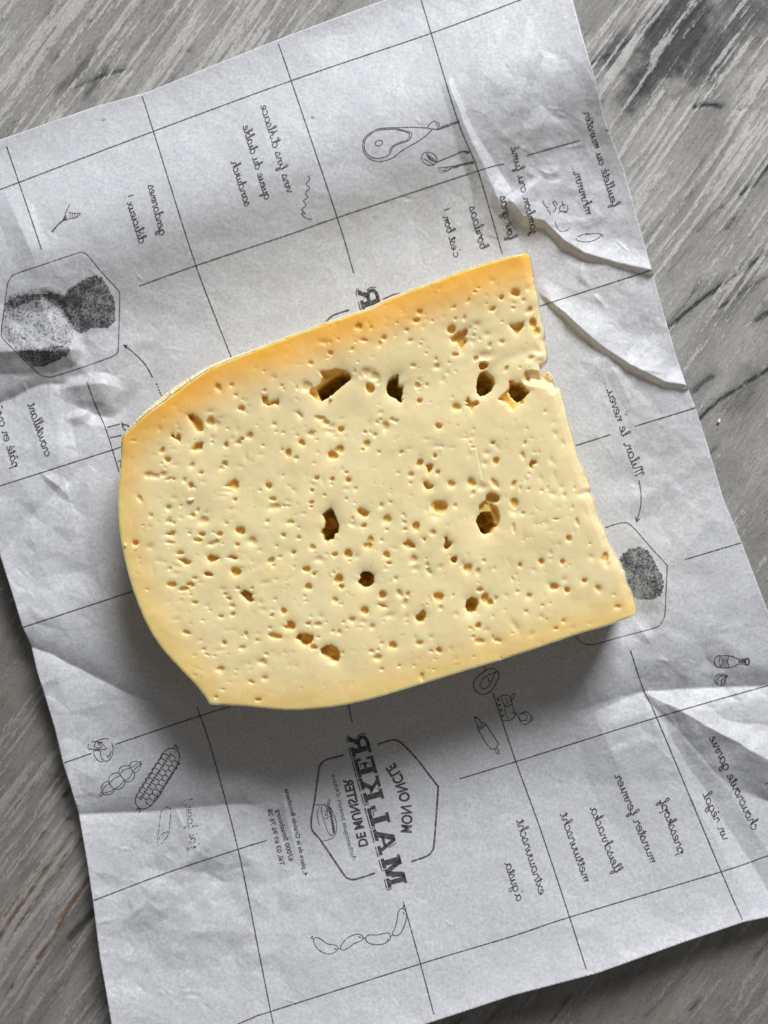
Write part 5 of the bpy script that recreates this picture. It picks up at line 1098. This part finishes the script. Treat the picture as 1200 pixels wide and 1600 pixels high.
# rind: a rough pale skin over the rounded sides
ridx = np.nonzero(is_r)[0]
st = ridx[0] if not is_r[0] else (np.nonzero(~is_r)[0].max() + 1)
seq = [(st + k) % nl for k in range(nl) if is_r[(st + k) % nl]]
seq = np.array(seq); m_ = len(seq)
rv = []; rf = []
rl = np.array([.012, .02, .045, .09, .17, .3, .45, .6, .75, .88, .97])
taper = np.clip(np.minimum(np.arange(m_), np.arange(m_)[::-1]) / 14, 0, 1)
for k, q_ in enumerate(rl):
    pf = np.interp(q_, levels, prof)
    rg = (1.3 + 1.1 * corner[seq]) * (1 - .75 * lowside[seq])
    off = bul[seq] * pf + taper * (np.where(q_ < .015, .15, .75 - .85 * lowside[seq]) + rg * np.maximum(-.3, fbm(seq / 3.0, np.full(m_, q_ * 60), 5, 3)) * (q_ > .015))
    z = lz[seq] + (Z_PAPER + .0002 - lz[seq]) * q_
    rv.append(cheese_pt(lu[seq] + nu[seq] * off, lv[seq] + nv[seq] * off, z))
    if k:
        a0 = (k - 1) * m_ + np.arange(m_ - 1)
        rf.append(np.stack([a0, a0 + 1, a0 + m_ + 1, a0 + m_], 1))
mesh_obj('rind', np.vstack(rv), np.vstack(rf), M_RIND, cheese, smooth=True)

# ------------------------------------------------------------------ crumbs and droplets
import bmesh
def pebble(name, label, cat, pos, r, mat, squash=.6, seed=0, group=None, elong=1.0, ang=0, rough_=.25, seg=2):
    bm = bmesh.new(); bmesh.ops.create_icosphere(bm, subdivisions=seg, radius=1)
    rr_ = random.Random(seed)
    o3 = [rr_.uniform(-5, 5) for _ in range(3)]
    for v in bm.verts:
        n_ = math.sin(3.1 * v.co.x + o3[0]) * math.sin(2.7 * v.co.y + o3[1]) + .5 * math.sin(5 * v.co.z + o3[2] + 2 * v.co.x)
        v.co *= 1 + rough_ * n_
        v.co.x *= elong; v.co.z *= squash
        x_, y_ = v.co.x, v.co.y; c, s = math.cos(ang), math.sin(ang)
        v.co.x, v.co.y = x_ * c - y_ * s, x_ * s + y_ * c
    zmin = min(v.co.z for v in bm.verts)
    for v in bm.verts:
        v.co.z -= zmin * .9; v.co *= r
    me = bpy.data.meshes.new(name); bm.to_mesh(me); bm.free()
    for p_ in me.polygons: p_.use_smooth = True
    me.materials.append(mat)
    o = bpy.data.objects.new(name, me); COL.objects.link(o); o.location = pos
    tag(o, label, cat, group); return o
def at_paper(u, v): return on_paper(np.array([u]), np.array([v]))[0]
def at_cheese(u, v):
    i_, j_ = int(u - cgu[0]), int(v - cgv[0]); return cheese_pt(np.array([u]), np.array([v]), np.array([H_TOP + top[j_, i_] * S]))[0]
GC = 'loose crumbs of cheese'
pebble('cheese_crumb', 'white oblong cheese crumb lying on the cut face near its left end', 'crumb', at_cheese(298, 781), 3.2 * S, M_CRUMB, .7, 1, GC, 1.6, 0)
pebble('cheese_crumb', 'thin pale crumb sliver on the cut face close to the left rind', 'crumb', at_cheese(213, 857), 1.3 * S, M_CRUMB, .6, 2, GC, 2.8, 1.0)
pebble('cheese_crumb', 'small white crumb clinging at the left rim of the cheese', 'crumb', at_cheese(196, 852), 1.9 * S, M_CRUMB, .8, 3, GC, 1.4, 1.9)
pebble('cheese_crumb', 'white flake crumb inside the lower lip of the largest hole', 'crumb', at_cheese(517, 622) , 2.6 * S, M_CRUMB, 1.0, 4, GC, 1.2, .8)
pebble('cheese_crumb', 'pale flake crumb on the paper touching the upper left rind', 'crumb', at_paper(252, 627), 2.6 * S, M_CRUMB, .7, 5, GC, 1.8, 1.9)
pebble('cheese_crumb', 'tiny crumb on the bare table right of the paper below the long fold', 'crumb', ((1123.5 - 600) * S, (800 - 658) * S, -2.0 * S), 2.2 * S, M_CRUMB, .7, 6, GC, 1.5, .9)
GD = 'clear droplets on the paper'
pebble('water_drop', 'clear droplet on the paper by the mirrored handwriting right of the cheese', 'droplet', at_paper(980, 644), 3.0 * S, M_DROP, .55, 7, GD, 1.1, 0, .03)
pebble('water_drop', 'clear droplet near the upper left edge of the paper', 'droplet', at_paper(162, 186), 2.2 * S, M_DROP, .6, 8, GD, 1, 0, .03)
pebble('water_drop', 'clear droplet left of the printed ham drawing', 'droplet', at_paper(489, 183), 2.3 * S, M_DROP, .6, 9, GD, 1.2, 1, .05)
pebble('water_drop', 'tiny droplet on the paper above the top corner of the cheese', 'droplet', at_paper(613, 349), 1.4 * S, M_DROP, .6, 10, GD, 1, 0, .03)
pebble('water_drop', 'tiny droplet at the top edge of the paper', 'droplet', at_paper(630, 15), 1.3 * S, M_DROP, .6, 12, GD, 1, 0, .03)
pebble('water_drop', 'tiny droplet on the paper right of the bottom cut corner of the cheese', 'droplet', at_paper(1009, 1041), 1.3 * S, M_DROP, .6, 13, GD, 1, 0, .03)
